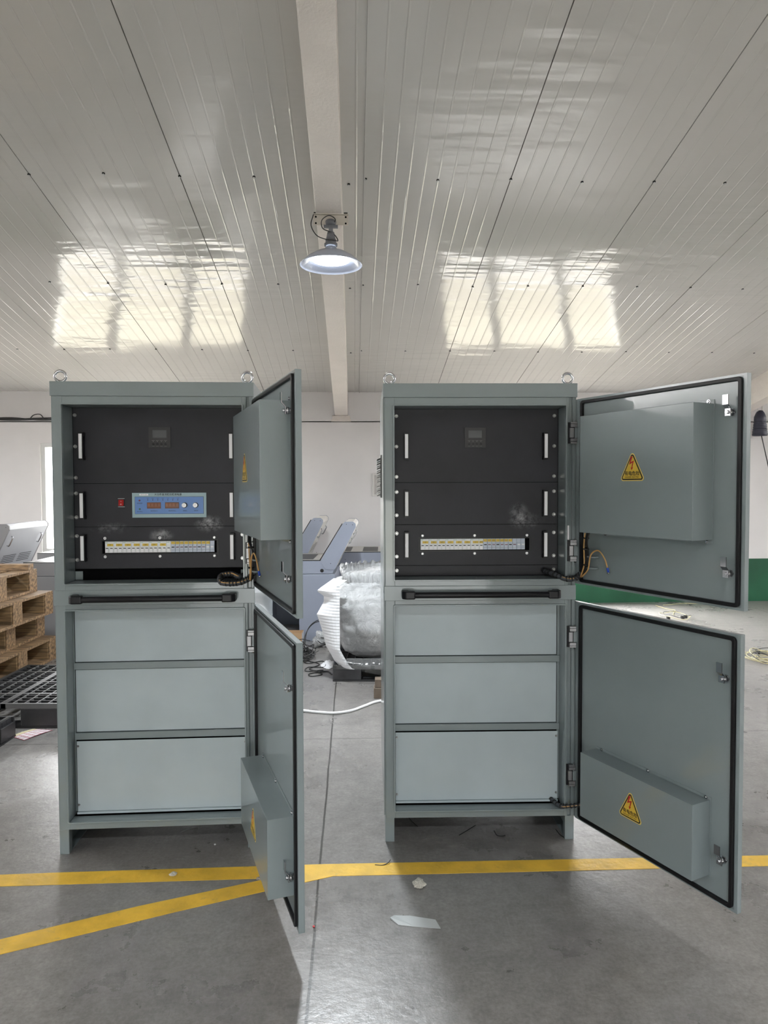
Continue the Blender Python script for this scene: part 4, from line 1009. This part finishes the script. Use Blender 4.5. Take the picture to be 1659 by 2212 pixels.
crumple('paper_scrap', (-0.475, 2.665, 0), (0.016, 0.010, 0.004), mat('grey_scrap', (0.28, 0.25, 0.22), 0.8), 'tiny grey scrap where the two yellow lines meet', 'scrap', 14)
TAPE = mat('clear_tape', (0.50, 0.52, 0.52), 0.12, spec=0.7)
mb = MB(); P = [(0.022, 2.418), (0.035, 2.432), (0.07, 2.425), (0.178, 2.398), (0.184, 2.355), (0.042, 2.376)]
P = [(0.016, 2.412), (0.030, 2.430), (0.085, 2.428), (0.173, 2.405), (0.187, 2.356), (0.10, 2.366), (0.044, 2.376)]
mb.raw([(x, y, 0.0006) for x, y in P] + [(x, y, 0.0020 + (0.004 if i == 0 else 0)) for i, (x, y) in enumerate(P)], [list(range(7)), list(range(13, 6, -1))] + [(i, (i + 1) % 7, 7 + (i + 1) % 7, 7 + i) for i in range(7)], TAPE)
tag(mb.build('tape_piece'), 'torn strip of clear tape stuck to the floor before the right cabinet', 'tape')
def tie(P, label, m=INK, r=0.0018):
    tag(MB().tube([(x, y, r + z) for x, y, z in P], r, m, 6, 5).build('cable_tie_offcut'), label, 'cable tie')['group'] = 'cable tie offcuts on the floor'
tie([(0.318, 3.0, 0), (0.36, 3.045, 0), (0.40, 3.091, 0)], 'straight black offcut under the right cabinet, left of the curved one')
tie([(0.471, 3.02, 0.01), (0.48, 3.0, 0), (0.50, 2.992, 0), (0.515, 2.997, 0)], 'curved black tie offcut under the middle of the right cabinet')
tie([(0.745, 3.05, 0), (0.752, 3.0, 0.0), (0.768, 2.97, 0)], 'black tie offcut beside the right foot of the right cabinet')
tie([(0.105, 3.17, 0), (0.12, 3.13, 0), (0.143, 3.08, 0)], 'thin black offcut under the right cabinet near its left foot')
tie([(-0.041, 2.763, 0), (-0.01, 2.76, 0), (0.012, 2.772, 0.004), (0.02, 2.786, 0.008)], 'black tie offcut lying on the yellow line left of the right cabinet')
tie([(-0.89, 3.035, 0), (-0.86, 3.05, 0.006), (-0.825, 3.075, 0)], 'pale strip under the left cabinet', STEEL)
def speck(x, y, r, label, m):
    tag(MB().cyl((x, y, 0), (0, 0, 1), r, r * 0.8, m, 8).build('floor_speck'), label, 'speck')
speck(-0.715, 2.93, 0.004, 'small bright metal bit on the floor under the left cabinet', WHITE)
speck(-0.245, 2.37, 0.004, 'tiny red bit in the floor joint right of the left cabinet door', REDINK)
speck(-0.01, 4.06, 0.008, 'small black bit on the floor behind the right cabinet', INK)
# sheet of stickers
t = MB(); PINK = mat('sticker_white', (0.72, 0.66, 0.68), 0.5); PR = mat('sticker_red', (0.42, 0.08, 0.12), 0.5); CRM = mat('sheet_cream', (0.62, 0.56, 0.36), 0.5)
a, b_, c, d = Vector((-2.259, 4.24, 0)), Vector((-2.144, 4.168, 0)), Vector((-2.055, 4.345, 0)), Vector((-2.19, 4.37, 0))
def pt(u, v, z):
    p = (a * (1 - u) + b_ * u) * (1 - v) + (d * (1 - u) + c * u) * v; return (p.x, p.y, z + 0.004 * math.sin(v * 3.1))
def quad(u0, u1, v0, v1, z, m):
    n = 6; vs = [];
    for i in range(n + 1):
        v = v0 + (v1 - v0) * i / n; vs += [pt(u0, v, z), pt(u1, v, z)]
    t.raw(vs, [(2 * i, 2 * i + 1, 2 * i + 3, 2 * i + 2) for i in range(n)], m)
quad(0, 1, 0, 1, 0.0015, PR); quad(0, 0.22, 0, 1, 0.002, CRM)
for i in range(3):
    for j in range(5): quad(0.25 + 0.25 * i, 0.47 + 0.25 * i, 0.02 + 0.195 * j, 0.185 + 0.195 * j, 0.002, PINK)
tag(t.build('sticker_sheet'), 'sheet of white stickers with red outlines on the floor by the black pallet', 'sticker sheet')
# wires on the right
YB = mat('cream_wire', (0.55, 0.50, 0.28), 0.5)
def coil(c, r, n, label, seed, m=YB, extra=()):
    rn = random.Random(seed); mb = MB()
    for k in range(n):
        cc = Vector(c) + Vector((rn.uniform(-0.08, 0.08), rn.uniform(-0.12, 0.12), 0.006)); rr = r * rn.uniform(0.7, 1.15)
        mb.tube([cc + Vector((math.cos(2 * math.pi * i / 10) * rr, math.sin(2 * math.pi * i / 10) * rr * 1.2, rn.uniform(0, 0.035))) for i in range(10)], 0.003, m if k % 3 else INK, 6, 5, closed=True)
    for k in range(3):
        q = Vector(c) + Vector((rn.uniform(-r, r), rn.uniform(-r, r), 0)); mb.box(q.x - 0.016, q.x + 0.016, q.y - 0.016, q.y + 0.016, 0.0, 0.03, INK)
    for P in extra: mb.tube(P, 0.0035, m, 6, 5)
    tag(mb.build('wire_coil'), label, 'wire')
coil((3.36, 6.12, 0), 0.17, 9, 'coiled cream and black wires on the floor at the right edge', 4)
coil((3.33, 8.05, 0), 0.16, 2, 'thin cream wire trailing from the rear wall on the bright floor', 6, extra=([(3.40, 8.85, 0.006), (3.44, 8.6, 0.006), (3.50, 8.5, 0.006), (3.40, 8.3, 0.006), (3.36, 8.2, 0.006)], [(3.5, 8.86, 0.006), (3.8, 8.9, 0.02), (4.2, 8.9, 0.006)]))
